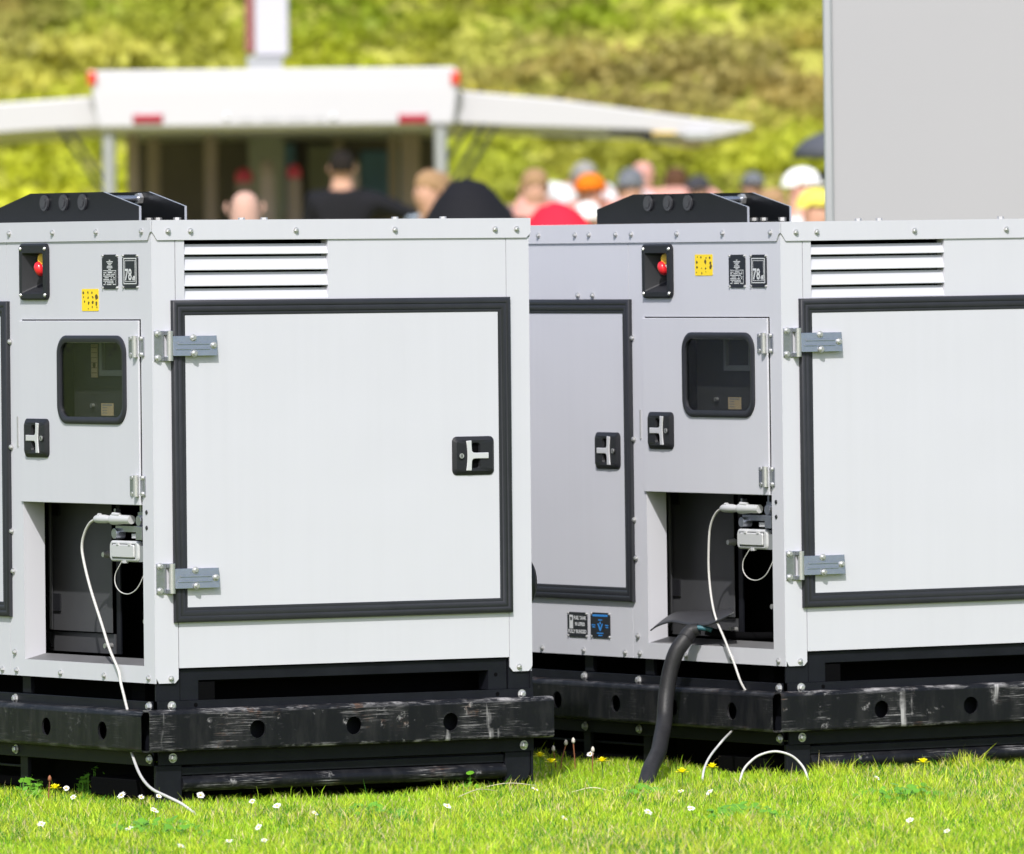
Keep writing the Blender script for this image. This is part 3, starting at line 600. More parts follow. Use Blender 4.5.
    for y in (1.080, 1.171, 1.263):
        for x0_, x1_ in ((.4315, .4365), (.5665, .5715)):
            k = MB(); k.tube([(x0_, y, 1.0920), (x1_, y, 1.0920)], .019, 20); k.tube([(x0_-.0022, y, 1.0920), (x1_, y, 1.0920)], .012, 6); k.build('bracket_boss', 'bossgrey', lb, smooth=30)
    k = MB(); k.tube([(.445, 1.02, 1.099), (.559, 1.02, 1.099)], .0075, 14); k.build('cross_pin', 'zinc', lb, smooth=40)
    k = MB(); k.tube([(.548, 1.02, 1.099), (.5595, 1.02, 1.099)], .014, 6); k.build('pin_nut', 'bolt', lb)
    b = MB(); b.box(.443, .56, 1.0418, 1.0455, .83, 1.49); b.build('bracket_base', 'steel', lb)
    for x, y in ((.515, .905), (.515, .862), (.548, .83), (.50, 1.45), (.48, 1.40)):
        k = MB(); k.tube([(x, y, 1.0440), (x, y, 1.0530)], .0095, 6); k.build('bracket_bolt', 'bolt', lb)
    for x, y in ((.36, .012), (.42, .012), (.77, .012), (.90, .012)):
        k = MB(); k.tube([(x, y+.2, 1.0415), (x, y+.2, 1.0475)], .008, 6); k.build('roof_bolt', 'bolt', lid)
    # --- base frame
    b = MB('R'); b.box(.004, .0655, -.0400, .0300, -.010, -.0045); b.box(.9375, .9985, -.0400, .0300, -.010, -.0045)
    b.plate(.0690, .9345, -.0398, .0300, [(.1155, .8850, -.0399, .0045)], -.05, -.0075)
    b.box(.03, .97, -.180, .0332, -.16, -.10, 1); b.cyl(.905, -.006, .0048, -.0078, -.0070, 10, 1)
    b.t = frame('L'); b.box(.606, .644, -.0400, .0003, -.028, -.018); b.box(.880, .918, -.04, .0003, -.028, -.018); b.box(1.4, 1.44, -.04, .0003, -.028, -.018); b.box(1.9, 1.94, -.04, .0003, -.028, -.018); b.box(.004, .020, -.0400, -.0002, -.028, -.010)
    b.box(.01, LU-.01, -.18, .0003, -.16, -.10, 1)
    b.t = lambda u, d, z: (u, d, z); b.box(.02, .98, .0005, .004, .02, LU-.02, 1)
    b.t = frame('B'); b.box(0, LU, -.27, -.0005, -.006, 0); b.t = frame('K'); b.box(.01, .98, -.27, -.0005, -.006, 0)
    bf = b.build('base_frame', ['black', 'void'], R, bevel=.0012)
    b = MB('R'); b.box(.0058, 1.0, -.1838, -.0402, -.004, .0028); b.cyl(.1025, -.0505, .0052, .0029, .0033, 12, 1); b.cyl(.9030, -.0505, .0052, .0029, .0033, 12, 1); b.build('flange', ['black', 'void'], R, bevel=.001)
    b = MB('L'); b.box(.0155, LU, -.1858, -.0405, -.004, .0028); b.build('flange', 'black', R, bevel=.001)
    rail_R(R); rail_L(R)
    b = MB('R'); b.box(.0, .067, -.268, -.1842, -.012, -.001); b.prism([(.925, -.1842), (.9925, -.1842), (.9925, -.232), (.987, -.246), (.975, -.252), (.925, -.268)], -.012, -.001)
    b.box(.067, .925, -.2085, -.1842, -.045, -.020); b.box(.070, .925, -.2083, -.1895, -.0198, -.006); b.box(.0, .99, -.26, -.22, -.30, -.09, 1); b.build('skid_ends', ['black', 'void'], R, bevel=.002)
    k = MB(); zc = -.2275; pts = [(u, .006) for u in (.068, .924)]
    k.t = lambda x, y, z: (x, y, z); ring = []
    for x in (.0675, .9245): ring.append([(x, .016-.022*cos(a), zc+.0185*sin(a)) for a in [2*pi*i/16 for i in range(16)]])
    k.loft(ring, True, True); k.build('skid_rail', 'scr', R, smooth=50)
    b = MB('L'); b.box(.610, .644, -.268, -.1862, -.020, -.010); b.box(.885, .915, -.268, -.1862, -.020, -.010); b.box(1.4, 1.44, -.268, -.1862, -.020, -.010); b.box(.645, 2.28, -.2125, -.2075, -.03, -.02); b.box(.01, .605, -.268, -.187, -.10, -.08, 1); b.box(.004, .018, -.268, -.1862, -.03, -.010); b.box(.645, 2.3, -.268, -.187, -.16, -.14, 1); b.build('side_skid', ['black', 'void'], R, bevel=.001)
    # --- bolts
    for u in (.0414, .0998, .3759, .6383, .9068, .9649): bolt('R', u, e, 1.0166, R)
    for u in (.0355, .2420, .4435, .6470, .7179, .8382, .9022, 1.0704, 1.25, 1.42, 1.56, 1.75, 1.95, 2.15, 2.28): bolt('L', u, e, 1.0165, R)
    for u in (.0406, .9636): bolt('R', u, 0, .0108, R)
    for u in (.0285, .2305, .4318, .6375, .7045, .893, 1.0843, 1.28, 1.46, 1.53, 1.8, 2.05, 2.28): bolt('L', u, 0, .0118, R)
    for u, z in ((.6447, .0534), (.6516, .5254), (.6540, .3319), (.6480, .2399), (.6530, .768), (.8967, .8702), (.8304, .8701)): bolt('L', u, .001, z, R)
    for u, z in ((.0399, -.0509), (.9683, -.0525), (.0411, -.1680), (.9725, -.1700)): bolt('R', u, .003, z, R, True)
    for u, z in ((.640, -.0530), (.885, -.0510), (.0220, -.0513), (.640, -.1700), (.022, -.170), (1.42, -.052), (1.92, -.052), (.885, -.172)): bolt('L', u, .003, z, R, True)
    return R

gen1 = make_generator()
gen2 = copy_tree(gen1); gen2.location = U2[0]; gen2.rotation_euler = U2[1]
tag(gen1, 'left of two white cabinet generators, nearest one, whole end door and bumper in view', 'generator', 'white cabinet generators on black skids')
tag(gen2, 'right of two white cabinet generators, one with thick black hose out of its bay', 'generator', 'white cabinet generators on black skids')
sticker(gen1, .2400, .3171, .8379, .8880, 1); sticker(gen2, .2935, .3710, .9167, .9668, 2)
# left unit only: buff tag strip behind the pane
b = MB('L'); b.t = lambda u, d, z: (-d, u+.092, z); b.box(.2540, .2830, .686, .762, -.056, -.0545)
for i in range(6): b.box(.2560, .2810, .696+i*.0115, .6972+i*.0115, -.0544, -.0541, 1)
b.cyl(.268, .714, .006, -.0544, -.0535, 10, 1); b.build('hanging_tag', ['tag', 'stink'], gen1)
# right unit only: rubber flap over the hose hole
def flap_mesh():
    b = MB(); nu, nd = 20, 6; V = []
    for j in range(nd+1):
        for i in range(nu+1):
            s = i/nu; t = j/nd; yb = .550-.245*s; yf = .567-.370*s
            zb = .110+.004*sin(pi*s)+.014*s**3; zf = .067+.017*min(1, s/.25)**.7+.004*sin(pi*s)+.034*max(0, (s-.68)/.32)**1.6
            V.append((.050-.064*t, yb+(yf-yb)*t, zb+(zf-zb)*t**1.3+.004*sin(9*s)*t))
    b.add(V, [(j*(nu+1)+i, j*(nu+1)+i+1, (j+1)*(nu+1)+i+1, (j+1)*(nu+1)+i) for j in range(nd) for i in range(nu)])
    o_ = b.build('rubber_flap', 'flap', gen2, smooth=60, normals=False); s_ = o_.modifiers.new('t', 'SOLIDIFY'); s_.thickness = .003; return o_
flap_mesh()

# ------------------------------------------------------------------ hose and cables
def loc2w(UMx, pts): return [tuple(UMx @ Vector(p)) for p in pts]
hp = loc2w(UM2, [(-.016, .350, .078), (-.030, .3640, .072), (-.051, .3632, .0500), (-.070, .3679, .0232), (-.085, .372, -.0219), (-.100, .3675, -.0805), (-.120, .3450, -.1370), (-.165, .2890, -.175), (-.260, .1500, -.194), (-.360, .010, -.206), (-.440, -.095, -.222), (-.490, -.150, -.262)])
b = MB(); sp = smooth_path(hp, 10); b.tube(sp, [.0140+.0052*min(1, i_/18) for i_ in range(len(sp))], 18); hose = b.build('hose', 'hose', smooth=60)
tag(hose, 'thick black rubber hose hanging from the right generator bay into the grass', 'hose')
k = MB(); k.tube(sp[9:19], [.0180+.0016*i_/9 for i_ in range(9)]+[.0205], 18); k.build('hose_cuff', 'hose', hose, smooth=60)
k = MB(); k.tube(smooth_path(loc2w(UM2, [(.15, .24, .060), (.08, .28, .060), (.030, .320, .066), (-.004, .340, .074)]), 6), .010, 12); k.build('inner_lead', 'void', hose, smooth=60)
for q_, dx in ((0, -.006), (1, .006)):
    k = MB(); k.tube(smooth_path(loc2w(UM2, [(.004, .330+dx, .076), (-.008, .343+dx, .080), (-.022, .356+dx, .082)]), 5), .006, 8); k.build('inner_core', ['teal', 'inner'][q_], hose, smooth=60)

def plug_at(UMx, parent, path):
    """handle of the plug, its flared grip and the collar that sits in the inlet"""
    q = UMx
    def T(pts): return loc2w(q, pts)
    b = MB(); b.tube(T([(.008, .284, .3650), (.008, .277, .3656), (.008, .268, .3660), (.008, .235, .3662), (.009, .215, .3660), (.009, .208, .3660)]), [.0045, .0078, .0098, .0100, .0080, .0078], 14)
    b.tube(T([(.009, .209, .3660), (.009, .205, .3660), (.010, .200, .3662), (.012, .160, .3665), (.014, .125, .3665)]), [.0085, .0115, .0128, .0105, .0100], 14)
    b.tube(T([(.006, .196, .3780), (.008, .168, .3770)]), .0045, 8); b.tube(T([(.006, .262, .3752), (.006, .252, .3752)]), .0040, 8)
    b.build('plug', 'socket', parent, smooth=50)
c1 = loc2w(UM1, [(.008, .280, .3652), (.008, .3050, .3561), (.008, .3284, .3352), (.008, .3429, .3054), (.008, .3363, .2714), (.008, .3063, .2084), (.004, .2510, .1323), (-.006, .195, .0720), (-.011, .148, .0272), (-.0125, .1348, -.0018), (-.0125, .1173, -.0380), (-.010, .10, -.09)]) 
c1 = c1 + [(-.8705, 21.86, .10), (-.8560, 21.78, .0590), (-.8335, 21.6, .0332), (-.8058, 21.45, .0164), (-.7692, 21.36, .0040), (-.735, 21.31, -.010), (-.705, 21.27, -.030), (-.68, 21.24, -.05)]
b = MB(); b.tube(smooth_path(c1, 8), .0033, 10); cb1 = b.build('power_cable', 'cable', smooth=60)
tag(cb1, 'white cable plugged into the left generator bay and curling onto the grass', 'cable', 'white mains cables of the generators'); plug_at(UM1, cb1, c1)
c2 = loc2w(UM2, [(.008, .282, .3652), (.008, .3059, .3539), (.008, .3285, .3274), (.008, .3382, .2893), (.006, .3370, .2063), (-.004, .3010, .1191), (-.018, .232, .0536), (-.016, .198, .002), (-.0125, .1753, -.0418), (.010, .17, -.09), (.02, .225, -.125), (.015, .25, -.155)])
c2 = c2 + [(.4863, 22.62, .0554), (.4711, 22.57, .0417), (.4531, 22.5, .0245), (.4403, 22.45, .0063), (.4321, 22.4, -.0165), (.431, 22.36, -.052), (.47, 22.33, -.06), (.508, 22.38, -.050), (.5251, 22.42, -.0094), (.5418, 22.43, .0108), (.5654, 22.44, .0262), (.6004, 22.45, .0334), (.6351, 22.45, .0249), (.658, 22.45, .0061), (.6711, 22.43, -.0162), (.680, 22.4, -.055)]
b = MB(); b.tube(smooth_path(c2, 8), .0028, 10); cb2 = b.build('power_cable', 'cable', smooth=60)
tag(cb2, 'white cable plugged into the right generator bay, looping above the grass', 'cable', 'white mains cables of the generators'); plug_at(UM2, cb2, c2)

# ------------------------------------------------------------------ flowers and weeds
M['petal'] = mat('white_daisy_petals', (.78, .77, .74), .6); M['pollen'] = mat('yellow_flower_centre', (.75, .50, .02), .6); M['dand'] = mat('dandelion_yellow', (.90, .82, .01), .6)
M['stem'] = mat('green_flower_stem', (.16, .26, .05), .6); M['redstem'] = mat('reddish_dry_stalk', (.25, .09, .04), .7); M['straw'] = mat('bleached_straw', (.62, .55, .38), .7); M['weed'] = mat('broad_leaf_weed', (.10, .27, .015), .5, var=.4, vscale=60); M['clock'] = mat('pale_seed_head', (.60, .56, .50), .8)
CZ = 1.16
def onground(px, py, z=.0):
    d = Fv + Rv*((px-512)/9700) - Uv*((py-427)/9700); t = (z+GZ-CZ)/d.z; return Vector((0, 0, CZ))+d*t
rf = random.Random(11)
def daisy(p, h):
    R = empty('daisy', (p.x, p.y, GZ)); b = MB(); tx, ty = rf.uniform(-.008, .008), rf.uniform(-.012, .002)
    b.tube([(0, 0, 0), (tx*.4, ty*.4, h*.6), (tx, ty, h)], .0009, 6); b.build('stem', 'stem', R)
    b = MB(); n_ = 13; nrm = Vector((rf.uniform(-.7, .7), rf.uniform(-1.1, -.2), 1)).normalized(); a = nrm.orthogonal().normalized(); c = nrm.cross(a); o_ = Vector((tx, ty, h)); r = rf.uniform(.0070, .0108)
    for i in range(n_):
        t0 = 2*pi*i/n_; w_ = .17
        e = a*cos(t0)+c*sin(t0); s_ = -a*sin(t0)+c*cos(t0); up = nrm*rf.uniform(-.001, .002)
        b.add([tuple(o_+e*.002), tuple(o_+e*r*.7+s_*r*w_+up), tuple(o_+e*r+up), tuple(o_+e*r*.7-s_*r*w_+up)], [(0, 1, 2, 3)])
    b.build('petals', 'petal', R); b = MB(); b.tube([tuple(o_-nrm*.001), tuple(o_+nrm*.0015), tuple(o_+nrm*.0025)], [.0020, .0018, .0006], 10); b.build('flower_centre', 'pollen', R); return R
def dandelion(p, h):
    R = empty('dandelion', (p.x, p.y, GZ)); b = MB(); b.tube([(0, 0, 0), (.001, -.003, h*.6), (0, -.006, h)], .0016, 6); b.build('stem', 'stem', R)
    b = MB(); o_ = Vector((0, -.006, h))
    for k in range(3):
        for i in range(18):
            t0 = 2*pi*i/18+k*.17; el = radians(12+28*k); r = .0185*(1-.15*k)*rf.uniform(.85, 1.1); e = Vector((cos(t0)*cos(el), sin(t0)*cos(el), sin(el))); s_ = Vector((-sin(t0), cos(t0), 0))
            b.add([tuple(o_), tuple(o_+e*r*.8+s_*.0026), tuple(o_+e*r), tuple(o_+e*r*.8-s_*.0026)], [(0, 1, 2, 3)])
    b.build('petals', 'dand', R); return R
DA = [(69, 788), (72, 797), (119.5, 795), (135, 786), (138, 797), (158, 796), (158, 810), (200, 795), (276, 806), (313, 813), (226, 841), (267, 840), (447, 806), (260, 827), (249, 801), (130, 828), (41, 824), (182, 846), (592, 754), (684, 791), (710, 792), (647, 812), (694, 808), (564, 818), (946, 831), (532, 789), (876, 778), (910, 820)]
ORD = ['leftmost', 'second', 'third', 'fourth', 'fifth', 'sixth', 'seventh', 'eighth', 'ninth', 'tenth', 'eleventh', 'twelfth', 'thirteenth', 'fourteenth', 'fifteenth', 'sixteenth', 'seventeenth', 'eighteenth']
for left in (True, False):
    row = sorted([q for q in DA if (q[0] < 500) == left]); side_ = 'left' if left else 'right'
    for i, (px, py) in enumerate(row):
        h = rf.uniform(.042, .056); dd = daisy(onground(px, py, h), h)
        where = 'close to the camera' if py > 815 else ('mid lawn' if py > 794 else 'near the skid')
        n_ = ORD[i]+' white daisy' if i == 0 else ORD[i]+' white daisy from the left'
        tag(dd, '%s of those before the %s generator, %s' % (n_, side_, where), 'daisy', 'daisies before the %s generator' % side_)
for px, py, h, lb in [(540, 757, .05, 'yellow dandelion just right of the left generator skid, farther of a pair'), (551, 763, .045, 'yellow dandelion just right of the left generator skid, nearer of a pair'), (602, 762, .045, 'yellow dandelion under the right bumper, left of the black hose'), (682, 773, .045, 'half hidden yellow dandelion right of the black hose foot'), (712, 768, .055, 'largest yellow dandelion beside the upright white cable piece'), (923, 763, .05, 'lone yellow dandelion in front of the right generator skid'), (55, 789, .03, 'small yellow dandelion among weeds at the far left')]:
    tag(dandelion(onground(px, py, h), h), lb, 'dandelion', 'dandelions in the lawn')
def stalk(px, py, h, bend, lb, head='clock'):
    p = onground(px, py, h); R = empty('seed_stalk', (p.x, p.y, GZ)); b = MB(); b.tube(smooth_path([(0, 0, 0), (bend*.3, 0, h*.5), (bend, 0, h)], 4), .0014, 6); b.build('stem', 'redstem', R)
    b = MB(); r = .0046; b.tube([(bend, 0, h-.001), (bend, 0, h+.003), (bend, 0, h+.009), (bend, 0, h+.013)], [r*.4, r, r*.8, r*.2], 10); b.build('seed_head', head, R, smooth=60); tag(R, lb, 'seed stalk', 'reddish flower stalks in the lawn')
stalk(575, 743, .075, -.004, 'upright reddish stalk with pale tip left of the hose'); stalk(592, 752, .06, .002, 'short stalk with white bud just left of the hose'); stalk(560, 745, .07, .014, 'leaning dark red stalk between the two generators'); stalk(556, 751, .055, -.006, 'stalk with pale bud beside the left bumper end')
stalk(251, 776, .055, -.010, 'brown seed stalk below the left generator skid, left of a pair'); stalk(270, 778, .052, .008, 'brown seed stalk below the left generator skid, right of a pair'); stalk(48, 781, .055, .004, 'rusty brown stalk by the far left skid foot', 'redstem')
def straw(px0, py0, px1, py1, lb, hh=.020):
    a = onground(px0, py0, hh*.8); c = onground(px1, py1, hh*.8); m_ = (a+c)/2+Vector((0, 0, hh*.5)); b = MB(); b.tube(smooth_path([tuple(a-Vector((0, 0, .0))), tuple(m_), tuple(c)], 6), .0010, 6); tag(b.build('straw_stem', 'straw'), lb, 'straw', 'bleached straw stems on the lawn')
straw(476, 789, 540, 786, 'long pale bent straw right of the left skid'); straw(458, 797, 498, 791, 'short pale straw crossing the lawn below the left bumper end')
straw(572, 792, 614, 792, 'thin pale straw lying below the black hose')
def weeds(cx, cy, wpx, n_, hgt, lb, name='weed_clump'):
    b = MB(); c0 = onground(cx, cy, 0)
    for i in range(n_):
        p = onground(cx+rf.uniform(-wpx, wpx), cy+rf.uniform(-3, 4), 0); z = GZ+rf.uniform(.2, 1)*hgt*(1-.5*abs(p.x-c0.x)/(wpx/440)); r = rf.uniform(.005, .011); nr = Vector((rf.uniform(-.6, .6), rf.uniform(-.8, .1), 1)).normalized(); a = nr.orthogonal().normalized(); c = nr.cross(a); q = Vector((p.x, p.y, z))
        b.add([tuple(q+(a*cos(t)*r+c*sin(t)*r*rf.uniform(.8, 1.1))) for t in [2*pi*k/7 for k in range(7)]], [tuple(range(7))])
        b.tube([(c0.x, c0.y, GZ+.001), (p.x, p.y, GZ+.002), tuple(q)], .0008, 4)
    tag(b.build(name, 'weed', normals=False), lb, 'weed', 'leafy weeds in the lawn')
weeds(103, 797, 26, 220, .085, 'bushy green weed clump before the left bay skid'); weeds(30, 800, 14, 50, .065, 'low leafy weed at the far left skid post'); weeds(230, 797, 8, 34, .055, 'small clover tuft under the left skid rail')
weeds(370, 820, 40, 120, .036, 'flat dark green clover patch left of centre'); weeds(750, 820, 40, 110, .036, 'flat dark green clover patch below the cable loop'); weeds(470, 792, 12, 40, .055, 'small leafy weed near the left skid end'); weeds(160, 835, 50, 120, .036, 'flat clover patch at the bottom left'); weeds(640, 800, 30, 90, .038, 'flat clover patch below the hose foot'); weeds(905, 800, 50, 120, .036, 'flat clover patch at the right')

# ------------------------------------------------------------------ grey box trailer behind the right unit
M['greybox'] = mat('pale_grey_trailer_skin', (.335, .33, .345), .5, var=.05, vscale=.8); M['alu'] = mat('aluminium_edge', (.42, .43, .45), .4, .6); M['tyre'] = mat('tyre_rubber', (.02, .02, .02), .8)
R = empty('box_trailer', (.900, 27.2, GZ), (0, 0, -.075)); b = MB(); b.box(0, 6.0, .75, 3.3, 0, 2.4); b.build('body', 'greybox', R, bevel=.01)
b = MB(); b.box(-.016, .010, .74, 3.32, -.012, .03); b.build('corner_profile', 'alu', R, bevel=.006)
b = MB(); b.box(.1, 5.9, .55, .745, .3, 2.1); b.build('chassis', 'black', R)
for x in (2.4, 3.3):
    for y in (.15, 2.0):
        b = MB(); b.tube([(x, y, .36), (x, y+.25, .36)], .36, 28); wv = b.build('wheel', 'tyre', R, smooth=40); b = MB(); b.tube([(x, y-.01, .36), (x, y+.26, .36)], .2, 20); b.build('rim', 'alu', wv, smooth=40)
tag(R, 'plain pale grey box trailer standing behind the right generator', 'trailer')

# ------------------------------------------------------------------ open show trailer
TD = 66.0
def bx(px, d=TD): return (px-512)/9700*d
def bz(py, px=512, d=TD): return 1.16+(268-py+ (px-512)*-.0115)/9700*d
M['white_van'] = mat('white_trailer_skin', (.46, .455, .49), .4, var=.02, vscale=2); M['trdark'] = mat('dark_trailer_lining', (.14, .12, .13), .8, var=.3, vscale=3); M['redlamp'] = mat('red_marker_lens', (.28, .008, .03), .3); M['orlamp'] = mat('orange_red_side_lens', (.55, .04, .02), .3)
M['pole'] = mat('grey_galvanised_pole', (.34, .35, .36), .5, .3); M['taupe'] = mat('taupe_display_stand', (.31, .25, .255), .7, var=.1); M['pinkcap'] = mat('pink_display_cap', (.6, .06, .14), .6); M['poster'] = mat('faded_blue_poster', (.10, .19, .38), .7, var=.5, vscale=2); M['greyp'] = mat('grey_wall_panel', (.22, .22, .215), .8)
T = empty('show_trailer', (bx(278), TD, 0))
def tb(x0, x1, z0, z1, y0, y1, name, mt, parent=T, bevel=.01): b = MB(); b.box(x0-T.location.x, x1-T.location.x, z0, z1, y0, y1); return b.build(name, mt, parent, bevel=bevel)
x0, x1 = bx(102), bx(457); tz, mz, lz = bz(69, 280), bz(92, 280), bz(130, 280)
b = MB(); b.t = lambda a, c, d: (a-T.location.x, c, d)
b.loft([[(x0, 0, lz), (x1, 0, lz), (x1, 5.2, lz), (x0, 5.2, lz)], [(x0, -.06, lz+.03), (x1, -.06, lz+.03), (x1, 5.2, lz+.03), (x0, 5.2, lz+.03)], [(x0-.04, -.045, mz), (x1+.03, -.045, mz), (x1+.03, 5.2, mz), (x0-.04, 5.2, mz)], [(x0-.03, -.03, tz), (x1+.02, -.03, tz), (x1+.02, 5.2, tz), (x0-.03, 5.2, tz)]], True, True)
rfx = b.build('roof_hood', 'white_van', T, bevel=.015)
for px, nm in ((152, 'red'), (417, 'red')): tb(bx(px-15), bx(px+15), bz(123.5, px), bz(113.5, px), -.075, -.058, 'marker_lamp', 'redlamp', rfx)
for px in (97, 460): tb(bx(px-5), bx(px+4), bz(85, px), bz(71, px), -.07, .05, 'side_lamp', 'orlamp', rfx)
for px in (231, 337): tb(bx(px-3), bx(px+3), bz(120, px), bz(115, px), -.075, -.058, 'latch', 'alu', rfx)
tb(bx(285), bx(358), bz(72.5, 320), bz(69, 320), .05, .2, 'roof_vent', 'alu', rfx)
for i in range(16):
    if i % 5 != 3: tb(bx(243+i*5.4), bx(246.6+i*5.4), bz(120.5, 280), bz(118.5, 280), -.066, -.0585, 'faint_marking', 'alu', rfx, 0)
def wing(poly, name):
    b = MB(); b.t = lambda a, c, d: (a-T.location.x, c, d); b.prism([(bx(px), bz(py, px)) for px, py in poly], .1, 4.9); return b.build(name, 'white_van', T, bevel=.012)
wr = wing([(457, 90), (457, 123), (520, 126), (650, 130), (690, 137), (712, 139), (756, 129), (756, 125), (700, 118), (560, 99)], 'raised_side_wing')
wl = wing([(102, 96), (102, 127), (40, 130), (-40, 136), (-175, 134), (-185, 129), (-120, 119), (0, 103)], 'raised_side_wing')
tb(bx(688), bx(716), bz(140, 700), bz(131, 700), .03, .1, 'end_fitting', 'pole', wr); tb(bx(612), bx(650), bz(135, 630), bz(130.5, 630), .12, .3, 'edge_clip', 'tyre', wr); tb(bx(646), bx(656), bz(141, 650), bz(131, 650), .12, .25, 'edge_clip', 'tyre', wr); tb(bx(655), bx(680), bz(134.5, 665), bz(131.5, 665), .06, .1, 'edge_clip', 'brass', wr)
# body interior
tb(x0+.02, x0+.06, .5, 1.15, .1, 5.1, 'frame_side', 'trdark'); tb(x1-.13, x1-.09, .5, 1.15, .1, 5.1, 'frame_side', 'trdark'); tb(x0, x1-.12, .2, .55, .05, 5.15, 'floor', 'greyp'); tb(x0, x1-.1, .5, lz, 5.1, 5.15, 'front_wall', 'trdark')
tb(bx(352), bx(398), bz(205), bz(140), 5.02, 5.09, 'poster', 'poster'); tb(bx(233), bx(282), bz(205), bz(132), 5.02, 5.09, 'wall_board', 'poster'); tb(bx(296), bx(328), bz(200), bz(134), 5.0, 5.08, 'wall_board', 'greyp')
for px0, px1, y in ((121, 133, 1.5), (133, 146, 3.2), (196, 209, 2.5), (326, 334, 4.5), (386, 396, 3.), (400, 420, 2.2)): tb(bx(px0), bx(px1), .55, lz, y, y+.08, 'inner_post', 'taupe')
for px, y in ((112, .05), (444, -.05)):
    b = MB(); b.tube([(bx(px)-T.location.x, y, 0), (bx(px)-T.location.x, y, lz)], .045, 12); b.tube([(bx(px)-T.location.x, y, 0), (bx(px)-T.location.x, y, 1.55)], .062, 12); b.build('support_leg', 'pole', T, smooth=40)
for a, c in (((62, 128), (112, 205)), ((72, 128), (112, 190)), ((488, 124), (446, 200)), ((500, 125), (446, 215)), ((474, 124), (446, 165))):
    b = MB(); b.tube([(bx(a[0])-T.location.x, .12, bz(*a[::-1])), (bx(c[0])-T.location.x, .12, bz(*c[::-1]))], .014, 8); b.build('strut', 'tyre', T)
for xx in (bx(170), bx(400)):
    b = MB(); b.tube([(xx-T.location.x, 2.6, .33), (xx-T.location.x+.2, 2.6, .33)], .33, 24); b.build('wheel', 'tyre', T, smooth=40)
tag(T, 'white open show trailer with raised side wings on the far lawn', 'trailer')
# display stands standing in the trailer
for px, w_, py, y, cap in ((247, 17, 168, 2.4, 'pinkcap'), (270, 14, 160, 1.6, 'taupe'), (297, 14, 164, 2.0, 'pinkcap'), (352, 20, 158, 1.4, 'taupe')):
    d = TD+y; R = empty('display_stand', (bx(px, d), d, .55)); w2 = w_/2/9700*d; zt_ = bz(py, px, d)-.55
    b = MB(); b.loft([rr(-w2, w2, 0, zt_-.1, .03, -.04), rr(-w2, w2, 0, zt_-.1, .03, .04)], True); b.build('column', 'taupe', R)
    b = MB(); b.tube([(0, 0, zt_-.1), (0, 0, zt_-.07), (0, 0, zt_-.02), (0, 0, zt_)], [w2*.9, w2*1.1, w2*.8, .01], 14); b.build('top_cap', cap, R, smooth=50)
    tag(R, {247: 'taupe display stand with pink top, leftmost inside the show trailer', 270: 'plain taupe display stand just right of the bald man', 297: 'narrow display stand with pink top in mid trailer', 352: 'tall taupe display stand in front of the dark clad helper'}[px], 'display stand', 'display stands in the show trailer')
# mast behind the trailer
MD = 70.0; R = empty('white_mast', (bx(276, MD), MD, 0)); cx = R.location.x
b = MB(); b.box(bx(260, MD)-cx, bx(293, MD)-cx, bz(56, 276, MD), 5.2, -.12, .12); b.build('column', 'white_van', R, bevel=.01)
b = MB(); b.box(bx(252, MD)-cx, bx(287, MD)-cx, 0, bz(56, 276, MD)-.002, -.10, .12); b.build('base', 'pole', R)
b = MB(); b.box(bx(250, MD)-cx, bx(259.5, MD)-cx, bz(52, 276, MD), 5.1, -.05, .10); b.build('red_side_panel', mat('brick_red_banner', (.22, .07, .06), .6, var=.3, vscale=3), R)
tag(R, 'square white mast with a red side strip rising behind the show trailer', 'mast')

# ------------------------------------------------------------------ people (far out of focus, still whole figures)
SK = {}
def cmat(name, c, r=.8):
    if name not in SK: SK[name] = mat(name, c, r, var=.12, vscale=12, spec=.12)
    return SK[name]
def skin_mesh(name, pts, edges, radii, material, parent, root=0, sub=1):
    me = bpy.data.meshes.new(name); me.from_pydata(pts, edges, []); me.update(); tmp = bpy.data.objects.new('tmp', me); COL.objects.link(tmp)
    md = tmp.modifiers.new('skin', 'SKIN'); md.use_smooth_shade = True
    for i, r in enumerate(radii):
        sv = me.skin_vertices[0].data[i]; sv.radius = r if isinstance(r, tuple) else (r, r); sv.use_root = (i == root)
    sb = tmp.modifiers.new('sub', 'SUBSURF'); sb.levels = sub; sb.render_levels = sub
    bpy.context.view_layer.update(); m2 = bpy.data.meshes.new_from_object(tmp.evaluated_get(bpy.context.evaluated_depsgraph_get())); bpy.data.objects.remove(tmp)
    m2.name = name; m2.materials.clear(); m2.materials.append(material); ob = bpy.data.objects.new(name, m2); COL.objects.link(ob); ob.parent = parent; return ob
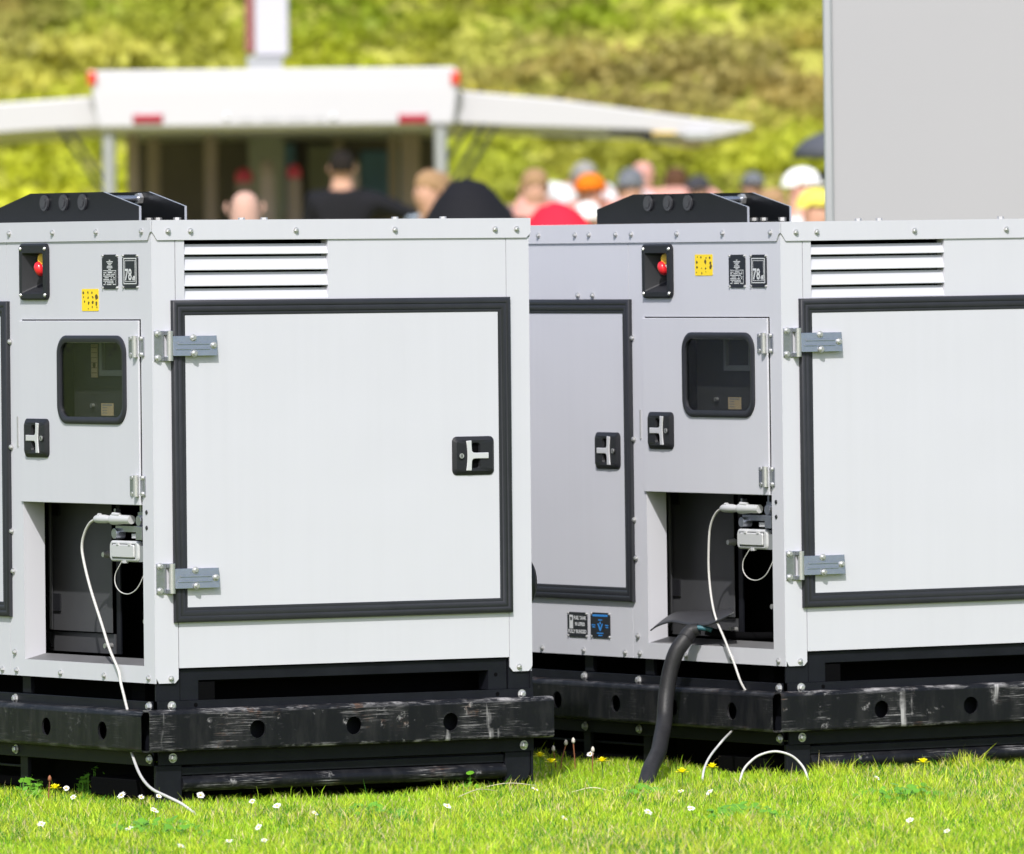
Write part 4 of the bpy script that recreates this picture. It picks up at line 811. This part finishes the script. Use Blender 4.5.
def person(px, py, d, label, top, trouser, hair, skin=(.52, .30, .22), face=0., lean=0., arms='down', hat=None, height=None, sleeves=True, bald=False, scarf=None, lean_side=0., broad=1., side=1, hood=False, stoop=0.):
    """px,py = crown of head as seen; d = distance. face = heading of the face (0 = towards the camera)"""
    zt_ = bz(py, px, d); g0 = rise(d) if d > 48 else GZ; H = height or zt_-g0; k = H/(1.75-stoop); x = bx(px, d)
    R = empty('person', (x, d, zt_-H if height else g0)); R.rotation_euler = (0, 0, face)
    # joints in a 1.75 m figure facing -Y
    ly, lx = -lean, lean_side
    J = dict(pel=(0, 0, .95), wst=(lx*.3, ly*.3, 1.10), chs=(lx*.7, ly*.7, 1.32), nck=(lx, ly, 1.47), jaw=(lx, ly-.02, 1.55), mid=(lx, ly-.012, 1.635), crn=(lx, ly, 1.715), nos=(lx, ly-.115, 1.615))
    for q_ in ('jaw', 'mid', 'crn', 'nos'): J[q_] = (J[q_][0], J[q_][1]-stoop*.9, J[q_][2]-stoop)
    J['nck'] = (J['nck'][0], J['nck'][1]-stoop*.4, J['nck'][2]-stoop*.35)
    for s, n_ in ((-1, 'l'), (1, 'r')):
        J['sh'+n_] = (lx*.9+s*.185*broad, ly*.9, 1.41)
        if arms == 'down': J['el'+n_] = (lx*.6+s*.25*broad, ly*.5+.02, 1.14); J['wr'+n_] = (lx*.5+s*.24, ly*.5-.10, .90); J['hd'+n_] = (lx*.5+s*.235, ly*.5-.13, .81)
        elif arms == 'reach': J['el'+n_] = (lx*.8+s*.24, ly-.18, 1.22); J['wr'+n_] = (lx+s*.16, ly-.42, 1.20); J['hd'+n_] = (lx+s*.15, ly-.51, 1.21)
        elif arms == 'side': J['el'+n_] = (lx*.8+s*(.46 if s == side else .25), ly-.03, 1.30 if s == side else 1.14); J['wr'+n_] = (lx+s*(.70 if s == side else .2), ly-.08, 1.22 if s == side else .95); J['hd'+n_] = (lx+s*(.80 if s == side else .2), ly-.1, 1.20 if s == side else .87)
        J['hp'+n_] = (s*.095, 0, .90); J['kn'+n_] = (s*.11, -.015, .50); J['an'+n_] = (s*.12, .02, .09); J['to'+n_] = (s*.135, -.15, .035)
    RD = dict(pel=(.15, .11), wst=(.145, .10), chs=(.165, .115), nck=(.064, .066), jaw=(.080, .088), mid=(.094, .112), crn=(.074, .084), nos=(.014, .016))
    for n_ in 'lr': RD.update({'sh'+n_: .062, 'el'+n_: .043, 'wr'+n_: .028, 'hd'+n_: .034, 'hp'+n_: .095, 'kn'+n_: .060, 'an'+n_: .040, 'to'+n_: .038})
    E = [('pel', 'wst'), ('wst', 'chs'), ('chs', 'nck'), ('nck', 'jaw'), ('jaw', 'mid'), ('mid', 'crn'), ('mid', 'nos')]
    for n_ in 'lr': E += [('chs', 'sh'+n_), ('sh'+n_, 'el'+n_), ('el'+n_, 'wr'+n_), ('wr'+n_, 'hd'+n_), ('pel', 'hp'+n_), ('hp'+n_, 'kn'+n_), ('kn'+n_, 'an'+n_), ('an'+n_, 'to'+n_)]
    def mk(name, keys, grow, material, sub=1, scale=None):
        ks = [q for q in J if q in keys]; ix = {q: i for i, q in enumerate(ks)}; ed = [(ix[a], ix[c]) for a, c in E if a in ix and c in ix]
        rad = [tuple(v*k+grow for v in (RD[q] if isinstance(RD[q], tuple) else (RD[q], RD[q]))) for q in ks]
        return skin_mesh(name, [tuple(v*k for v in J[q]) for q in ks], ed, rad, material, R, 0, sub)
    mk('body', set(J), 0, cmat('skin_%.2f' % skin[0], skin, .55), 2)
    sl = {'ell', 'elr'} | ({'wrl', 'wrr'} if sleeves else set())
    mk('top', {'pel', 'wst', 'chs', 'nck', 'shl', 'shr'} | sl, .018, top)
    mk('trousers', {'pel', 'hpl', 'hpr', 'knl', 'knr', 'anl', 'anr'}, .012, trouser)
    for s, n_ in ((-1, 'l'), (1, 'r')):
        b = MB(); a = Vector(J['an'+n_])*k; b.loft([[(a.x+cos(t)*.052*k, a.y-.05*k+sin(t)*.13*k, zz) for t in [2*pi*i/12 for i in range(12)]] for zz in (.0, .05*k)]+[[(a.x+cos(t)*.042*k, a.y+sin(t)*.05*k, .10*k) for t in [2*pi*i/12 for i in range(12)]]], True); b.build('shoe', 'tyre', R, smooth=50)
    hx, hy, hz_ = [v*k for v in J['mid']]
    def cap(name, material, r, z_cut, back=.0, yoff=.01):
        b = MB(); rings = []
        for j in range(8):
            t = z_cut+(pi/2-z_cut)*j/7; rings.append([(hx+cos(a)*cos(t)*.088*r*k, hy+yoff*k+sin(a)*cos(t)*.108*r*k+ (back*(1-j/7) if sin(a) > 0 else 0), hz_+.012*k+sin(t)*.108*r*k + (.0 if sin(a) > -.3 else .03*(1-j/7)*k)) for a in [2*pi*i/20 for i in range(20)]])
        b.loft(rings, True, True); return b.build(name, material, R, smooth=70)
    if hat: cap('hat', hat, 1.10, .05); b = MB(); b.loft([[(hx+cos(a)*.085*k, hy-.03*k+sin(a)*.15*k, hz_+.03*k) for a in [pi+pi*i/10 for i in range(11)]], [(hx+cos(a)*.085*k, hy-.03*k+sin(a)*.15*k, hz_+.042*k) for a in [pi+pi*i/10 for i in range(11)]]], True); b.build('hat_brim', hat, R)
    elif not bald: cap('hair', hair, 1.04, -.35, .01)
    elif 0:
        b = MB(); b.loft([[(hx+cos(a)*.090*k, hy+.015*k+sin(a)*.100*k, hz_+zz*k) for a in [-.25+(pi+.5)*i/12 for i in range(13)]]+[(hx+cos(a)*.078*k, hy+.015*k+sin(a)*.088*k, hz_+zz*k) for a in [-.25+(pi+.5)*(12-i)/12 for i in range(13)]] for zz in (-.06, .0)], True); b.build('hair_fringe', hair, R, smooth=60)
    for s in (-1, 1):
        b = MB(); b.tube([(hx+s*.082*k, hy+.012*k, hz_-.035*k), (hx+s*.094*k, hy+.016*k, hz_-.01*k), (hx+s*.088*k, hy+.014*k, hz_+.02*k)], [.005, .008, .005], 8); b.build('ear', SK['skin_%.2f' % skin[0]], R, smooth=60)
        b = MB(); b.tube([(hx+s*.031*k, hy-.088*k, hz_+.004*k), (hx+s*.031*k, hy-.1*k, hz_+.004*k)], [.012, .006], 8); b.build('eye', cmat('eye_dark', (.03, .02, .02), .3), R)
    b = MB(); b.box(hx-.024*k, hx+.024*k, hz_-.062*k, hz_-.054*k, hy-.094*k, hy-.080*k); b.build('mouth', cmat('lips', (.35, .12, .10), .5), R)
    if hood: b = MB(); b.tube([(hx, hy+.02, hz_-.30*k), (hx, hy+.03, hz_-.16*k), (hx, hy+.03, hz_), (hx, hy+.02, hz_+.09*k), (hx, hy+.01, hz_+.125*k)], [.31, .26, .17, .11, .04], 18); b.build('hood', top, R, smooth=70)
    if scarf: b = MB(); nx_, ny_, nz_ = [v*k for v in J['nck']]; b.tube([(nx_, ny_, nz_-.05), (nx_, ny_-.01, nz_+.01), (nx_, ny_-.01, nz_+.065)], [.16, .13, .095], 16); b.build('scarf', scarf, R, smooth=60)
    return tag(R, label, 'person', 'people on the far lawn')
blk = cmat('black_jacket_cloth', (.012, .012, .015)); dgr = cmat('dark_grey_cloth', (.05, .05, .06)); jean = cmat('blue_denim', (.05, .08, .16)); blu = cmat('blue_shirt_cloth', (.04, .15, .36)); wht = cmat('white_shirt_cloth', (.68, .70, .74)); rd = cmat('red_jacket_cloth', (.75, .02, .045)); ora = cmat('orange_cap_cloth', (.70, .17, .01))
pnk = cmat('pink_shirt_cloth', (.58, .30, .26)); yel = cmat('pale_yellow_hat_cloth', (.75, .68, .12)); whh = cmat('white_hat_cloth', (.78, .78, .78)); gryh = cmat('grey_hair', (.28, .27, .26)); brn = cmat('brown_hair', (.09, .045, .025)); dkh = cmat('dark_hair', (.015, .012, .01)); tan = cmat('sandy_hair', (.32, .20, .11)); gcap = cmat('grey_cap_cloth', (.14, .15, .17)); lbl = cmat('pale_blue_shirt_cloth', (.42, .50, .58)); ygr = cmat('lime_vest_cloth', (.45, .50, .10)); mar = cmat('maroon_cloth', (.30, .04, .06)); whr = cmat('white_hair', (.55, .54, .52))
person(247.5, 182, 45, 'bald man in blue collared shirt seen from behind at the trailer', blu, jean, gryh, skin=(.50, .31, .25), face=pi, bald=True, height=1.70, scarf=blu)
person(345, 152, 64.5, 'dark haired helper in black reaching sideways in the trailer', blk, blk, dkh, face=pi, arms='side', height=1.62, broad=1.15, side=-1)
person(440, 173, 60, 'white bearded person in pale shirt left of the trailer support', lbl, jean, tan, skin=(.60, .32, .26), face=.5, scarf=whr)
person(463, 171, 58, 'stooping person in black coat right of the trailer support', blk, blk, tan, face=-.9, lean=.22, arms='reach', broad=1.3)
person(476, 182, 48, 'person bent over in a bulky black coat beside the trailer support', blk, blk, dkh, face=pi*.6, broad=1.5, hood=True, height=1.45)
person(536, 170, 62, 'sandy haired person with pink scarf and dark grey jacket', dgr, dgr, tan, face=.1, scarf=pnk, broad=1.3, stoop=.08)
person(562, 206, 50, 'person in bright red jacket with hood up before the white shirts', rd, jean, brn, face=2.6, hood=True, broad=1.5, height=1.45)
person(590, 204, 56, 'person with round white hat next to the red jacket', whh, jean, whr, face=pi, hat=whh)
person(579, 163, 74, 'grey haired person in white shirt behind the red jacket', wht, jean, gryh, face=.4, broad=1.35, stoop=.15)
person(604, 176, 61, 'person in orange cap and pink shirt at the crowd centre', pnk, jean, brn, skin=(.6, .36, .28), face=-.5, hat=ora, stoop=.14, broad=1.1)
person(624, 170, 73, 'person in dark grey cap and white shirt left of the pink head', wht, jean, gryh, face=.6, hat=gcap, broad=1.3, stoop=.13)
person(634, 175, 66, 'person in pale blue shirt with grey cap, partly behind the bracket', lbl, jean, gryh, face=-.7, hat=gcap)
person(646, 163, 76, 'tall fair person in dark jacket above the lifting bracket', dgr, jean, pnk, skin=(.60, .36, .28), face=0)
person(679, 168, 74, 'brown haired person in pink shirt behind the right lifting bracket', pnk, jean, brn, face=pi, broad=1.5, stoop=.14)
person(700, 177, 72, 'person in dark cap right of the pink shirt', pnk, jean, dkh, face=2.5, hat=dgr)
person(755, 174, 72, 'person in grey cap right of the lifting bracket', dgr, jean, gryh, face=.3, hat=gcap)
person(774, 189, 64, 'person in lime vest low beside the grey trailer', ygr, jean, tan, face=1.5)
person(803, 170, 54, 'person in large white sun hat left of the grey trailer', whh, jean, whr, skin=(.6, .32, .22), face=1.2, hat=whh)
person(817, 191, 50, 'person in pale yellow hat right beside the grey trailer edge', mar, jean, whr, face=1.0, hat=yel)
um_p = person(826, 172, 60, 'person in maroon top holding the dark umbrella', mar, dgr, dkh, face=.2)
# umbrella
uz = bz(158, 822, 59.5); R = empty('umbrella', (bx(876, 59.5), 59.5, uz)); b = MB(); rings = []
for j in range(7):
    t = j/6; r = .50*sin(t*pi/2*.95)+.001; rings.append([(r*cos(a)*(1-.04*(i % 2)*t), r*sin(a)*(1-.04*(i % 2)*t), .20*(1-t*t)+.0) for i, a in enumerate([2*pi*i/16 for i in range(16)])])
b.loft(rings, False, False); cp = b.build('canopy', cmat('charcoal_umbrella_cloth', (.085, .09, .11)), R, smooth=30); so = cp.modifiers.new('t', 'SOLIDIFY'); so.thickness = .004
b = MB(); b.tube([(0, 0, .24), (0, 0, -.55)], .008, 8); b.build('shaft', 'pole', R); tag(R, 'open dark grey umbrella held up by the grey trailer edge', 'umbrella')
